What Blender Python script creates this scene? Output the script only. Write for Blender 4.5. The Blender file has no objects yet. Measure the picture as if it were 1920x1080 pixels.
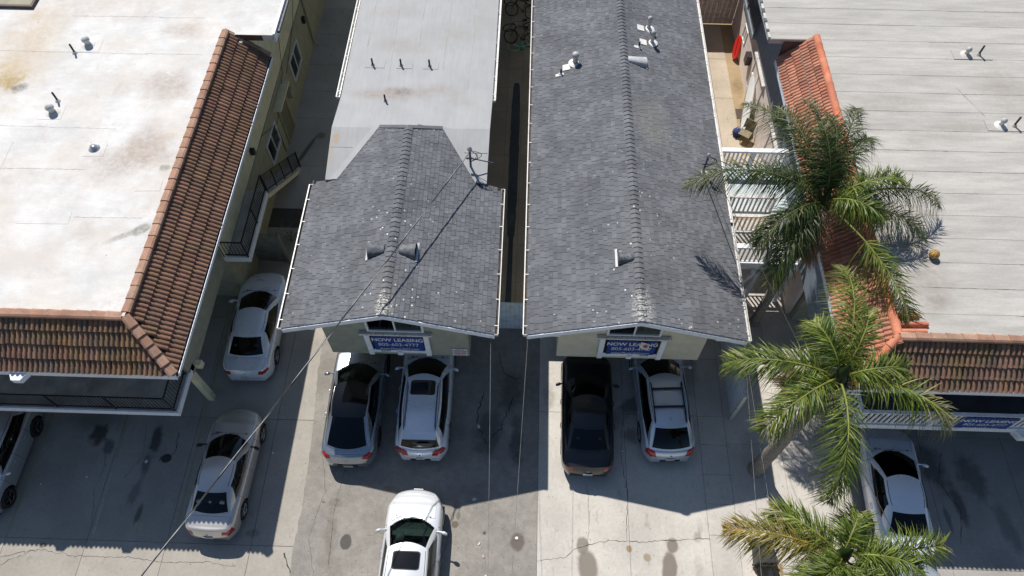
import bpy, bmesh, math, random
from mathutils import Vector, Matrix, noise
R = math.radians
C = bpy.context.scene.collection
S = bpy.context.scene
# ---------------------------------------------------------------- camera, sky, sun, exposure
cam = bpy.data.cameras.new('camera'); camo = bpy.data.objects.new('camera', cam); C.objects.link(camo)
cam.sensor_width = 36; cam.lens = 36*1376/1920; cam.clip_end = 1500
camo.location = (0, 0, 25); camo.rotation_euler = (R(31.5), 0, R(1.827))
S.camera = camo
W = bpy.data.worlds.new('World'); S.world = W; W.use_nodes = True
sky = W.node_tree.nodes.new('ShaderNodeTexSky'); sky.sky_type = 'NISHITA'; sky.sun_disc = False
SUNV = Vector((-.355, .67, 1.0)).normalized()
sky.sun_elevation = math.asin(SUNV.z); sky.sun_rotation = math.atan2(SUNV.x, SUNV.y)
sky.air_density = 1.15; sky.dust_density = .5; sky.ozone_density = 3.2
bg = W.node_tree.nodes['Background']; W.node_tree.links.new(sky.outputs[0], bg.inputs[0]); bg.inputs[1].default_value = .072
sun = bpy.data.lights.new('sun', 'SUN'); sun.energy = 4.6; sun.angle = R(.5); sun.color = (1, .955, .89)
suno = bpy.data.objects.new('sun', sun); C.objects.link(suno); suno.rotation_euler = SUNV.to_track_quat('Z', 'Y').to_euler()
S.view_settings.view_transform = 'Standard'; S.view_settings.look = 'None'; S.view_settings.gamma = 1
S.view_settings.use_curve_mapping = False; S.view_settings.exposure = .1
S.render.engine = 'CYCLES'
# ---------------------------------------------------------------- helpers
class MB:
    def __init__(s): s.v = []; s.f = []; s.m = []; s.t = []; s.sm = []
    def add(s, vs, fs, m=0, t=None, smooth=False):
        o = len(s.v); s.v += [tuple(v) for v in vs]
        for f in fs: s.f.append(tuple(i+o for i in f)); s.m.append(m); s.t.append(t if t is not None else 0.); s.sm.append(smooth)
        return s
    def box(s, x0, x1, y0, y1, z0, z1, m=0, t=None):
        return s.add([(x0,y0,z0),(x1,y0,z0),(x1,y1,z0),(x0,y1,z0),(x0,y0,z1),(x1,y0,z1),(x1,y1,z1),(x0,y1,z1)],
            [(3,2,1,0),(4,5,6,7),(0,1,5,4),(1,2,6,5),(2,3,7,6),(3,0,4,7)], m, t)
    def frame(s, o, ax, ay, az, m=0, t=None):     # box from corner o with three edge vectors
        o, ax, ay, az = map(Vector, (o, ax, ay, az))
        p = [o, o+ax, o+ax+ay, o+ay]; p += [q+az for q in p]
        fs = [(3,2,1,0),(4,5,6,7),(0,1,5,4),(1,2,6,5),(2,3,7,6),(3,0,4,7)]
        if ax.cross(ay).dot(az) < 0: fs = [f[::-1] for f in fs]
        return s.add(p, fs, m, t)
    def prism(s, poly, z0, z1, m=0, t=None):
        n = len(poly); vs = [(x,y,z0) for x,y in poly]+[(x,y,z1) for x,y in poly]
        return s.add(vs, [tuple(range(n))[::-1], tuple(range(n,2*n))]+[(i,(i+1)%n,n+(i+1)%n,n+i) for i in range(n)], m, t)
    def tube(s, pts, r, n=6, m=0, t=None, cap=True, smooth=True):
        pts = [Vector(p) for p in pts]; k = len(pts); vs = []
        rr = r if isinstance(r, (list, tuple)) else [r]*k
        for i, p in enumerate(pts):
            d = (pts[min(i+1,k-1)]-pts[max(i-1,0)]).normalized()
            a = d.orthogonal().normalized() if i == 0 else (a - d*a.dot(d)).normalized()
            b = d.cross(a)
            for j in range(n):
                w = 2*math.pi*j/n; vs.append(p+(a*math.cos(w)+b*math.sin(w))*rr[i])
        fs = [(i*n+j, i*n+(j+1)%n, (i+1)*n+(j+1)%n, (i+1)*n+j) for i in range(k-1) for j in range(n)]
        s.add(vs, fs, m, t, smooth)
        if cap: s.add(vs[:n], [tuple(range(n))[::-1]], m, t); s.add(vs[-n:], [tuple(range(n))], m, t)
        return s
    def lathe(s, prof, c=(0,0,0), n=16, axis='z', m=0, smooth=True):   # prof: (radius, height)
        vs = []; k = len(prof)
        for r, h in prof:
            for j in range(n):
                w = 2*math.pi*j/n; a, b = r*math.cos(w), r*math.sin(w)
                q = (a,b,h) if axis == 'z' else ((h,a,b) if axis == 'x' else (a,h,b)); vs.append((c[0]+q[0],c[1]+q[1],c[2]+q[2]))
        return s.add(vs, [(i*n+j, i*n+(j+1)%n, (i+1)*n+(j+1)%n, (i+1)*n+j) for i in range(k-1) for j in range(n)], m, None, smooth)
    def mesh(s, name, mats):
        me = bpy.data.meshes.new(name); me.from_pydata(s.v, [], s.f)
        for mm in (mats if isinstance(mats, (list, tuple)) else [mats]): me.materials.append(mm)
        me.polygons.foreach_set('material_index', s.m); me.polygons.foreach_set('use_smooth', s.sm)
        at = me.attributes.new('tone', 'FLOAT', 'FACE'); at.data.foreach_set('value', s.t)
        me.update(); return me
    def build(s, name, mats, parent=None, kind=None, label=None, loc=None):
        return link(name, s.mesh(name, mats), parent, kind, label, loc)
WC = set()     # things whose parts are given in world coordinates
def link(name, data, parent=None, kind=None, label=None, loc=None):
    o = bpy.data.objects.new(name, data); C.objects.link(o)
    if parent is not None:
        o.parent = parent
        if parent.name in WC: o.matrix_parent_inverse = Matrix.Translation(-parent.location)
    if kind: o['kind'] = kind
    if label: o['label'] = label
    if loc is not None: o.location = loc
    return o
def fixn(o):
    bm = bmesh.new(); bm.from_mesh(o.data); bmesh.ops.recalc_face_normals(bm, faces=bm.faces); bm.to_mesh(o.data); bm.free(); return o
def thing(name, label, cat, loc=(0,0,0), rz=0, group=None):
    o = bpy.data.objects.new(name, None); C.objects.link(o); o.location = loc; o.rotation_euler = (0,0,rz)
    o.empty_display_size = .3; o['label'] = label; o['category'] = cat
    if group: o['group'] = group
    return o
def tag(o, label, cat, group=None):
    o['label'] = label; o['category'] = cat
    if group: o['group'] = group
    return o
def wthing(name, label, cat, loc, group=None):
    o = thing(name, label, cat, loc, 0, group); WC.add(o.name); return o
def text_mesh(name, s, size, mat, parent, mw, bold=.0, depth=.002, align='CENTER', sx=1.0, kind=None):
    cu = bpy.data.curves.new(name, 'FONT'); cu.body = s; cu.size = size; cu.extrude = depth; cu.offset = bold
    cu.align_x = align; cu.align_y = 'CENTER'
    tmp = bpy.data.objects.new(name, cu); C.objects.link(tmp)
    dg = bpy.context.evaluated_depsgraph_get(); me = bpy.data.meshes.new_from_object(tmp.evaluated_get(dg))
    bpy.data.objects.remove(tmp); me.materials.clear(); me.materials.append(mat); me.name = name
    me.transform(Matrix.Diagonal((sx,1,1,1)))
    o = link(name, me, parent, kind); o.matrix_basis = mw
    return o
# ---------------------------------------------------------------- materials
class NT:
    def __init__(s, name):
        s.mat = bpy.data.materials.new(name); s.mat.use_nodes = True; s.t = s.mat.node_tree; s.b = s.t.nodes['Principled BSDF']
        s.geo = None
    def n(s, ty, **kw):
        nd = s.t.nodes.new(ty)
        for k, v in kw.items(): setattr(nd, k, v)
        return nd
    def L(s, a, b): s.t.links.new(a, b)
    def inp(s, sock, v):
        if hasattr(v, 'links') or isinstance(v, bpy.types.NodeSocket): s.L(v, sock)
        else: sock.default_value = v
    def pos(s, obj=False):
        if obj: return s.n('ShaderNodeTexCoord').outputs['Object']
        if s.geo is None: s.geo = s.n('ShaderNodeNewGeometry')
        return s.geo.outputs['Position']
    def noise(s, scale, detail=4, rough=.55, vec=None, stretch=None, obj=False, dist=0):
        v = vec or s.pos(obj)
        if stretch:
            m = s.n('ShaderNodeVectorMath', operation='MULTIPLY'); s.L(v, m.inputs[0]); m.inputs[1].default_value = stretch; v = m.outputs[0]
        nd = s.n('ShaderNodeTexNoise'); nd.inputs['Scale'].default_value = scale; nd.inputs['Detail'].default_value = detail
        nd.inputs['Roughness'].default_value = rough; nd.inputs['Distortion'].default_value = dist; s.L(v, nd.inputs['Vector']); return nd.outputs['Fac']
    def ramp(s, fac, a, b, lo=0., hi=1.):
        m = s.n('ShaderNodeMapRange', interpolation_type='SMOOTHSTEP'); s.L(fac, m.inputs['Value'])
        m.inputs['From Min'].default_value = a; m.inputs['From Max'].default_value = b; m.inputs['To Min'].default_value = lo; m.inputs['To Max'].default_value = hi
        return m.outputs[0]
    def math(s, op, a, b=0.):
        m = s.n('ShaderNodeMath', operation=op); s.inp(m.inputs[0], a); s.inp(m.inputs[1], b); return m.outputs[0]
    def mix(s, fac, a, b, mode='MIX'):
        m = s.n('ShaderNodeMix', data_type='RGBA', blend_type=mode); s.inp(m.inputs[0], fac)
        s.inp(m.inputs[6], (*a, 1) if isinstance(a, tuple) else a); s.inp(m.inputs[7], (*b, 1) if isinstance(b, tuple) else b); return m.outputs[2]
    def mul(s, col, f):      # multiply colour by scalar socket
        m = s.n('ShaderNodeVectorMath', operation='SCALE')
        s.inp(m.inputs[0], col); s.inp(m.inputs[3], f); return m.outputs[0]
    def tone(s):
        a = s.n('ShaderNodeAttribute', attribute_name='tone').outputs['Fac']; o = s.n('ShaderNodeObjectInfo').outputs['Random']
        return s.math('FRACT', s.math('ADD', a, o))
    def blob(s, x, y, rx, ry, rot=0., edge=.35, wob=.5, wscale=1.5):    # soft stain at a place, 1 in its middle
        m = s.n('ShaderNodeMapping', vector_type='TEXTURE'); s.L(s.pos(), m.inputs[0])
        m.inputs['Location'].default_value = (x, y, 0); m.inputs['Rotation'].default_value = (0, 0, rot); m.inputs['Scale'].default_value = (rx, ry, 1)
        k = s.n('ShaderNodeVectorMath', operation='MULTIPLY'); s.L(m.outputs[0], k.inputs[0]); k.inputs[1].default_value = (1,1,0)
        l = s.n('ShaderNodeVectorMath', operation='LENGTH'); s.L(k.outputs[0], l.inputs[0])
        if not hasattr(s, '_wn'): s._wn = {}
        if wscale not in s._wn: s._wn[wscale] = s.noise(wscale, 5, .6)
        d = s.math('ADD', l.outputs['Value'], s.math('MULTIPLY', s.math('SUBTRACT', s._wn[wscale], .5), wob*2))
        return s.ramp(d, 1-edge, 1+edge*.4, 1, 0)
    def bump(s, h, strength=.3, dist=.01):
        b = s.n('ShaderNodeBump'); b.inputs['Strength'].default_value = strength; b.inputs['Distance'].default_value = dist; s.L(h, b.inputs['Height']); s.L(b.outputs[0], s.b.inputs['Normal'])
    def set(s, col=None, rough=.8, metal=0., spec=.5, coat=0.):
        if col is not None: s.inp(s.b.inputs['Base Color'], (*col, 1) if isinstance(col, tuple) else col)
        s.inp(s.b.inputs['Roughness'], rough); s.b.inputs['Metallic'].default_value = metal
        s.b.inputs['Specular IOR Level'].default_value = spec; s.b.inputs['Coat Weight'].default_value = coat
        s.b.inputs['Coat Roughness'].default_value = .04
        return s.mat
def simple(name, col, rough=.7, metal=0., var=.12, scale=6, obj=False, spec=.4, coat=0., bump=0., dirt=None):
    n = NT(name); f = n.ramp(n.noise(scale, 5, obj=obj), .3, .7, 1-var, 1+var)
    c = n.n('ShaderNodeRGB').outputs[0]; c.default_value = (*col, 1)
    c = n.mul(c, f)
    if dirt: c = n.mix(n.ramp(n.noise(scale*.35, 6, .65, obj=obj), .52, .72, 0, dirt[3]), c, tuple(dirt[:3]))
    if bump: n.bump(n.noise(scale*12, 3, obj=obj), bump, .005)
    return n.set(c, rough, metal, spec, coat)
M = {}
M['white_trim'] = simple('white_painted_trim', (.82,.86,.92), .5, var=.06, dirt=(.45,.43,.4,.35))
M['white_rail'] = simple('white_painted_wood', (.8,.82,.85), .55, var=.08, dirt=(.4,.38,.34,.4))
M['white_old'] = simple('weathered_white_wood', (.62,.6,.57), .7, var=.2, scale=14, dirt=(.2,.18,.16,.8))
M['white_blind'] = simple('white_window_frame', (.78,.79,.8), .4, var=.04)
M['gutter_w'] = simple('white_gutter_metal', (.78,.76,.72), .4, var=.1, dirt=(.4,.33,.26,.5))
M['gutter_dirt'] = simple('gutter_debris', (.10,.085,.07), .95, var=.5, scale=30)
M['black_metal'] = simple('black_railing_paint', (.018,.018,.02), .45, var=.2)
M['rubber'] = simple('black_rubber', (.02,.02,.021), .7, var=.2)
M['galv'] = simple('galvanised_metal', (.5,.52,.54), .38, .7, var=.2, dirt=(.3,.28,.26,.5))
M['galv_d'] = simple('weathered_grey_sheet_metal', (.11,.118,.13), .6, .0, var=.35, scale=9, dirt=(.5,.5,.5,.5))
M['vent_w'] = simple('painted_roof_vent', (.5,.51,.52), .5, .0, var=.15, dirt=(.3,.28,.25,.5)); M['seam_a'] = simple('lap_dirt_on_white', (.42,.38,.35), .9, var=.3); M['seam_d'] = simple('lap_bitumen', (.27,.255,.235), .9, var=.4)
M['dark'] = simple('dark_opening_and_shade', (.012,.012,.013), .9, var=.1)
M['pipe_b'] = simple('black_vent_pipe', (.035,.035,.038), .55, var=.2)
M['wood_new'] = simple('raw_lumber', (.42,.27,.13), .75, var=.25, scale=10)
M['blue_door'] = simple('blue_door_paint', (.07,.16,.3), .5, var=.1)
M['olive_door'] = simple('olive_door_paint', (.19,.18,.115), .6, var=.12)
M['cream'] = simple('cream_stucco', (.8,.73,.5), .9, var=.08, scale=3, bump=.25, dirt=(.6,.53,.36,.4))
M['olive'] = simple('olive_grey_stucco', (.36,.345,.25), .9, var=.1, scale=3, bump=.25, dirt=(.26,.24,.18,.35))
M['sage'] = simple('sage_grey_stucco', (.34,.345,.27), .9, var=.1, scale=3, bump=.25, dirt=(.28,.28,.22,.4))
M['sage_b'] = simple('sage_stucco_front', (.33,.34,.275), .9, var=.08, scale=3, bump=.25, dirt=(.24,.25,.2,.4))
M['cream_c'] = simple('pale_cream_stucco', (.62,.585,.46), .9, var=.07, scale=3, bump=.25, dirt=(.5,.46,.36,.4))
M['pink'] = simple('pale_pink_stucco', (.8,.71,.66), .9, var=.06, scale=3, bump=.25, dirt=(.7,.6,.54,.3))
M['bluegrey'] = simple('blue_grey_siding', (.23,.27,.32), .7, var=.1)
M['deck_pale'] = simple('pale_blue_deck_coating', (.52,.58,.6), .7, var=.1, scale=2, dirt=(.4,.38,.33,.5))
M['deck_dark'] = simple('brown_grey_deck_coating', (.42,.39,.36), .85, var=.2, scale=2, dirt=(.17,.155,.14,.5))
M['deck_d2'] = simple('dark_deck_coating', (.05,.055,.07), .8, var=.2, scale=2)
M['gate_w'] = simple('pale_blue_white_corrugated_sheet', (.8,.86,.92), .5, var=.08, dirt=(.35,.37,.38,.4))
M['fence_g'] = simple('grey_green_fence_boards', (.2,.2,.17), .85, var=.2, scale=5)
M['fence_w'] = simple('bleached_fence_board', (.66,.57,.51), .85, var=.2, scale=6, dirt=(.45,.36,.3,.6))
M['brown_metal'] = simple('dark_brown_flashing', (.09,.06,.05), .6, var=.2)
M['banner'] = simple('blue_banner_vinyl', (.012,.055,.27), .5, var=.12, scale=5)
M['print_w'] = simple('white_print', (.72,.75,.8), .5, var=.04)
M['paper_w'] = simple('white_sign_board', (.72,.72,.72), .6, var=.04)
M['red_print'] = simple('red_print', (.55,.1,.12), .6, var=.05)
M['ink'] = simple('dark_numerals', (.03,.03,.035), .6, var=.05)
M['curtain'] = simple('window_blind', (.3,.32,.33), .8, var=.1)
M['litter'] = simple('white_paper_litter', (.7,.7,.7), .7, var=.1)
M['dropping'] = simple('white_bird_dropping', (.8,.8,.78), .8, var=.1)
M['crack'] = simple('crack_dirt', (.055,.05,.045), .95, var=.3)
M['board'] = simple('white_surfboard_resin', (.8,.8,.78), .25, var=.04)
M['red_foam'] = simple('red_plastic', (.62,.03,.02), .35, var=.08)
M['pumpkin'] = simple('ochre_ball_skin', (.5,.3,.09), .6, var=.2, scale=9)
M['pumpkin_d'] = simple('brown_seam', (.16,.1,.04), .7, var=.2)
M['bin'] = simple('grey_black_bin_plastic', (.045,.045,.048), .45, var=.3, scale=20)
M['canvas'] = simple('khaki_canvas', (.24,.21,.14), .85, var=.2)
M['navy'] = simple('navy_fabric', (.03,.05,.15), .85, var=.2)
M['hose'] = simple('green_hose', (.3,.55,.45), .45, var=.2)
M['cyan'] = simple('cyan_plastic', (.1,.45,.55), .4, var=.1)
M['bike'] = simple('dark_bike_paint', (.05,.04,.045), .4, var=.3)
M['chrome'] = simple('bright_metal', (.6,.6,.6), .25, .9, var=.1)
M['wire_g'] = simple('pale_wire_jacket', (.33,.33,.33), .5, var=.35, scale=5)
M['wire_d'] = simple('black_wire_jacket', (.03,.03,.03), .6, var=.3, scale=5)
M['wire_w'] = simple('dull_grey_wire', (.17,.17,.17), .5, var=.3)
M['soil'] = simple('dark_soil', (.055,.045,.035), .95, var=.5, scale=8, bump=.5)
M['spath'] = simple('pale_pink_spathe', (.6,.42,.34), .6, var=.1)
def glass_mat(name, tint=(.25,.32,.3), refl=.05, dark=.6):
    n = NT(name); t = n.t; out = t.nodes['Material Output']
    tr = n.n('ShaderNodeBsdfTransparent'); tr.inputs[0].default_value = (*tint, 1)
    gl = n.n('ShaderNodeBsdfGlossy'); gl.inputs['Roughness'].default_value = .02; gl.inputs[0].default_value = (.9,.95,1,1)
    fr = n.n('ShaderNodeFresnel'); fr.inputs[0].default_value = 1.5
    mx = n.n('ShaderNodeMixShader'); n.L(fr.outputs[0], mx.inputs[0]); n.L(tr.outputs[0], mx.inputs[1]); n.L(gl.outputs[0], mx.inputs[2]); n.L(mx.outputs[0], out.inputs[0])
    return n.mat
M['glass'] = glass_mat('tinted_car_glass', (.3,.38,.36)); M['glass_dark'] = glass_mat('dark_car_glass', (.05,.055,.06))
M['pane'] = glass_mat('window_glass', (.35,.42,.42))
# concrete
def stains(n, c, lst):
    fine = n.ramp(n.noise(5.5, 8, .78), .36, .6, .45, 1)
    for (x, y, rx, ry, rot, col, k, edge, wob, ws) in lst:
        c = n.mix(n.math('MULTIPLY', n.math('MULTIPLY', n.blob(x, y, rx, ry, rot, edge, wob, ws), fine) if (edge > .45 and col[0] > .1) else n.blob(x, y, rx, ry, rot, edge, wob, ws), k), c, col)
    return c
def concrete(name, base, lst, dark=(.2,.185,.165)):
    n = NT(name); c = n.n('ShaderNodeRGB').outputs[0]; c.default_value = (*base, 1)
    c = n.mul(c, n.ramp(n.noise(.6, 6, .6), .3, .7, .88, 1.1)); c = n.mul(c, n.ramp(n.noise(9, 5, .65), .25, .75, .93, 1.06))
    c = n.mul(c, n.ramp(n.noise(160, 2, .6), .3, .75, .9, 1.08))
    c = n.mul(c, n.ramp(n.tone(), 0, 1, .94, 1.05))
    c = n.mix(n.ramp(n.noise(1.7, 7, .7, stretch=(1.6,.6,1)), .56, .74, 0, .45), c, dark)
    sp = n.n('ShaderNodeTexVoronoi'); sp.inputs['Scale'].default_value = 2.6; n.L(n.pos(), sp.inputs['Vector'])
    c = n.mix(n.ramp(sp.outputs['Distance'], .02, .06, .75, 0), c, (.06,.055,.05))
    c = n.mix(n.ramp(n.noise(3.2, 8, .8, stretch=(1.8,.35,1)), .57, .70, 0, .4), c, dark); c = stains(n, c, lst); n.bump(n.noise(60, 4), .25, .004); return n.set(c, .92, spec=.25)
OIL = (.035,.033,.033); DMP = (.14,.12,.1)
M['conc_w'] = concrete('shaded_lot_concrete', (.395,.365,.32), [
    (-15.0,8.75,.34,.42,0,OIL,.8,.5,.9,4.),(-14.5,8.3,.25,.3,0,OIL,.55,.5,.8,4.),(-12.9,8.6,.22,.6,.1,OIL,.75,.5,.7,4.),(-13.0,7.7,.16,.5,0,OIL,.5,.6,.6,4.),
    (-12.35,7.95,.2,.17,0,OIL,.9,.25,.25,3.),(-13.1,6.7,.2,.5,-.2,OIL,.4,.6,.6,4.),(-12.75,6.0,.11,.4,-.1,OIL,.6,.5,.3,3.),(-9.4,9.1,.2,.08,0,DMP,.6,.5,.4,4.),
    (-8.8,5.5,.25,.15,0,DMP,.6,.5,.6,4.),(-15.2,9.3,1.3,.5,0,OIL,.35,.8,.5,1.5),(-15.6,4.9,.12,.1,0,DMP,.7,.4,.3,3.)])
M['conc_e'] = concrete('driveway_concrete', (.56,.53,.48), [
    (2.3,4.75,.34,.62,.1,(.2,.17,.14),.85,.3,.35,1.7),(2.15,5.45,.22,.3,0,(.2,.17,.14),.8,.3,.4,1.7),(4.95,4.8,.26,.62,-.1,(.19,.16,.135),.88,.25,.3,1.7),(5.1,5.55,.2,.26,0,(.19,.16,.135),.85,.25,.3,1.7),
    (3.67,5.4,.1,.12,0,(.28,.18,.09),.8,.4,.5,4.),(4.25,5.15,.13,.15,0,(.28,.2,.1),.7,.4,.5,4.),(5.95,5.85,.16,.2,0,DMP,.5,.5,.5,3.),(2.9,8.6,.6,1.4,0,(.2,.18,.16),.35,.8,.7,1.5),
    (4.0,10.4,.5,.4,0,OIL,.6,.6,.8,2.5),(3.9,9.3,.35,.3,0,OIL,.5,.6,.8,2.5),(6.2,11.7,.4,.9,0,OIL,.45,.8,.7,1.5),(1.0,10.7,.25,.5,0,DMP,.4,.6,.7,1.5),(3.2,9.9,.8,.5,0,OIL,.4,.8,.7,1.5),(5.9,4.9,.15,.5,0,DMP,.25,.7,.5,2.)])
M['conc_p'] = concrete('palm_court_paving', (.56,.52,.47), [(8.2,9.0,.5,.7,0,(.3,.27,.24),.5,.6,.6,1.5),(12.8,7.8,.6,1.2,0,DMP,.3,.7,.6,2.)])
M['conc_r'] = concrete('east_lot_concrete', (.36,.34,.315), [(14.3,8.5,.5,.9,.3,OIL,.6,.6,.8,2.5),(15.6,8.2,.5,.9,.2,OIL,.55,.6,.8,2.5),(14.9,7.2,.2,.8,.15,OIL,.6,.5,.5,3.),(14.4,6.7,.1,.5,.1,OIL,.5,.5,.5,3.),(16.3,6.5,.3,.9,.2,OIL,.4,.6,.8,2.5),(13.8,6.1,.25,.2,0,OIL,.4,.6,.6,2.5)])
M['conc_walk'] = concrete('narrow_walk_concrete', (.42,.41,.39), [(-10.0,22.3,.12,1.0,-.35,(.1,.09,.085),.8,.4,.5,1.5),(-9.5,23.2,.25,.25,0,(.1,.09,.085),.6,.4,.5,1.5)])
M['conc_alley'] = concrete('alley_concrete', (.5,.43,.35), [])
M['conc_yard'] = concrete('yard_concrete', (.55,.47,.37), [])
M['dirt'] = concrete('packed_sandy_dirt', (.4,.3,.18), [(10,27,.3,.7,0,(.2,.14,.08),.6,.6,.6,2.)])
def asphalt(name, base=(.2,.185,.17), lst=(), spk=1.):
    n = NT(name); c = n.n('ShaderNodeRGB').outputs[0]; c.default_value = (*base, 1)
    c = n.mul(c, n.ramp(n.noise(.5, 6, .62), .3, .7, .82, 1.14)); c = n.mul(c, n.ramp(n.noise(4, 6, .7), .3, .7, .93, 1.07))
    v = n.n('ShaderNodeTexVoronoi'); v.inputs['Scale'].default_value = 75; n.L(n.pos(), v.inputs['Vector'])
    c = n.mul(c, n.ramp(v.outputs['Distance'], .05, .75, 1.3, .78)); c = n.mul(c, n.ramp(n.noise(230, 2, .7), .3, .7, .8, 1.22))
    c = n.mix(n.ramp(n.noise(1.3, 7, .72, stretch=(1.5,.5,1)), .58, .74, 0, .4), c, (.3,.28,.25))
    c = stains(n, c, lst); n.bump(v.outputs['Distance'], .35, .006); return n.set(c, .93, spec=.25)
M['asph'] = asphalt('worn_driveway_asphalt', (.31,.29,.26), [
    (-5.65,5.32,.2,.26,0,(.07,.065,.06),.8,.15,.15,2.),(.0,5.5,.25,.32,0,(.12,.1,.085),.8,.3,.3,2.),(-2.1,6.0,.13,.13,0,(.12,.1,.07),.8,.3,.4,3.),(-2.0,6.3,.08,.16,0,(.13,.11,.08),.6,.4,.4,3.),
    (-1.1,5.75,.06,.06,0,OIL,.7,.3,.3,3.),(-6.2,5.6,.2,.8,.1,(.17,.15,.12),.5,.6,.6,2.),(-6.2,6.6,.3,.15,0,(.15,.12,.09),.6,.5,.6,3.),(-4.4,7.15,.25,.1,0,(.22,.14,.09),.6,.6,.5,3.),
    (-1.1,9.3,.55,1.1,0,OIL,.55,.7,.9,1.7),(-.4,10.8,.6,.7,0,OIL,.5,.7,.9,1.7),(-.1,9.0,.25,.9,0,OIL,.55,.6,.9,2.),(-6.6,6.6,.07,.05,0,OIL,.5,.4,.3,3.),(-3.6,4.9,.3,.3,0,(.2,.17,.13),.4,.6,.6,2.),(-5.9,4.5,.4,.5,0,(.19,.165,.13),.4,.7,.6,2.)])
M['patch'] = asphalt('fresh_asphalt_patch', (.11,.125,.145))
M['base'] = asphalt('plain_ground', (.2,.19,.17))
M['asph_b'] = asphalt('back_asphalt', (.1,.095,.085))
# roofs
def flatroof_a():
    n = NT('white_coated_flat_roof'); c = n.n('ShaderNodeRGB').outputs[0]; c.default_value = (.72,.715,.70,1)
    c = n.mul(c, n.ramp(n.noise(.8, 6, .65), .3, .7, .84, 1.04)); c = n.mul(c, n.ramp(n.noise(2.6, 7, .72, stretch=(.5,1.6,1)), .3, .7, .93, 1.03)); c = n.mul(c, n.ramp(n.noise(14, 4), .3, .7, .97, 1.02))
    br = (.36,.27,.215)
    c = n.mix(n.ramp(n.noise(.45, 7, .7), .42, .66, 0, .55), c, (.62,.55,.475)); c = n.mix(n.ramp(n.noise(1.9, 8, .8), .52, .68, 0, .35), c, (.5,.43,.37))
    c = stains(n, c, [(-18.6,21.2,1.3,2.6,.1,(.55,.45,.33),.75,.9,.8,1.2),(-18.6,19.4,.5,.55,0,(.34,.25,.1),.9,.7,.8,2.5),(-18.1,19.1,.3,.25,.4,(.16,.15,.14),.9,.6,.8,2.5),(-18.9,19.8,.9,.8,0,(.5,.36,.14),.6,.8,.9,2.5),
        (-12.9,19.4,1.0,.9,.4,br,.62,.9,.8,1.4),(-13.3,15.9,1.6,.9,.35,br,.6,.9,.8,1.4),(-13.2,22.3,.9,.5,0,br,.5,.9,.8,1.4),(-12.7,16.7,.8,1.1,.2,br,.5,.9,.8,1.4),(-12.3,25,1.5,.7,0,br,.35,.9,.8,1.4),
        (-12.0,13.1,.35,.2,.6,(.2,.19,.16),.85,.5,.7,2.5),(-12.5,12.8,.55,.13,.5,(.35,.32,.29),.7,.6,.7,2.5),(-11.9,15.6,.2,.16,0,(.25,.26,.2),.85,.5,.5,2.5),(-13.7,12.9,.35,.5,-.3,(.45,.4,.36),.5,.8,.8,2.5),
        (-14.6,19.2,.1,.4,-.2,(.5,.46,.44),.5,.5,.5,2.5),(-17,15,2.5,1.2,0,(.6,.52,.45),.4,1,.8,.8),(-16,12,2.5,1.0,0,(.62,.54,.48),.35,1,.8,.8),(-17.2,23.5,3,1,0,(.52,.42,.33),.4,1,.8,.8)])
    v = n.noise(3, 6, .75); c = n.mix(n.ramp(v, .64, .72, 0, .35), c, (.45,.4,.36))
    sp = n.n('ShaderNodeTexVoronoi'); sp.inputs['Scale'].default_value = 1.5; n.L(n.pos(), sp.inputs['Vector'])
    c = n.mix(n.ramp(sp.outputs['Distance'], .015, .05, .8, 0), c, (.25,.22,.2))
    n.bump(n.noise(2.5, 5), .4, .02); return n.set(c, .8, spec=.3)
M['roof_a'] = flatroof_a()
def flatroof_b():
    n = NT('pale_grey_coated_roof'); c = n.n('ShaderNodeRGB').outputs[0]; c.default_value = (.355,.363,.37,1)
    c = n.mul(c, n.ramp(n.noise(1.2, 6, .6), .3, .7, .94, 1.04)); c = n.mul(c, n.ramp(n.noise(2.2, 6, .7, stretch=(4,.4,1)), .3, .7, .95, 1.04))
    br = (.27,.21,.175)
    c = stains(n, c, [(-5.2,20.2,1.5,.35,0,br,.75,.9,.7,1.8),(-4.8,20.4,.5,.25,0,(.15,.115,.105),.7,.8,.7,3.),(-3.5,20.5,1.0,.35,0,br,.5,.9,.7,1.8),(-4.9,22.9,1.3,.5,0,(.29,.25,.22),.5,.9,.7,1.8),(-3.0,23.6,1.0,.8,0,(.29,.25,.22),.35,.9,.7,1.8),
        (-5.6,24.8,1.2,.4,0,br,.3,.9,.7,1.8),(-6.85,18.0,.14,.3,0,(.42,.24,.08),.75,.7,.6,3.),(-6.95,17.3,.12,.6,0,(.42,.3,.16),.4,.8,.6,3.),(-2.6,19.9,.7,.4,0,br,.3,.9,.7,1.8),(-1.9,25,.5,2,0,(.3,.27,.24),.3,.9,.7,1.2)])
    n.bump(n.noise(1.6, 4, stretch=(2.5,.5,1)), .35, .02); return n.set(c, .62, spec=.4)
M['roof_b'] = flatroof_b()
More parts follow.
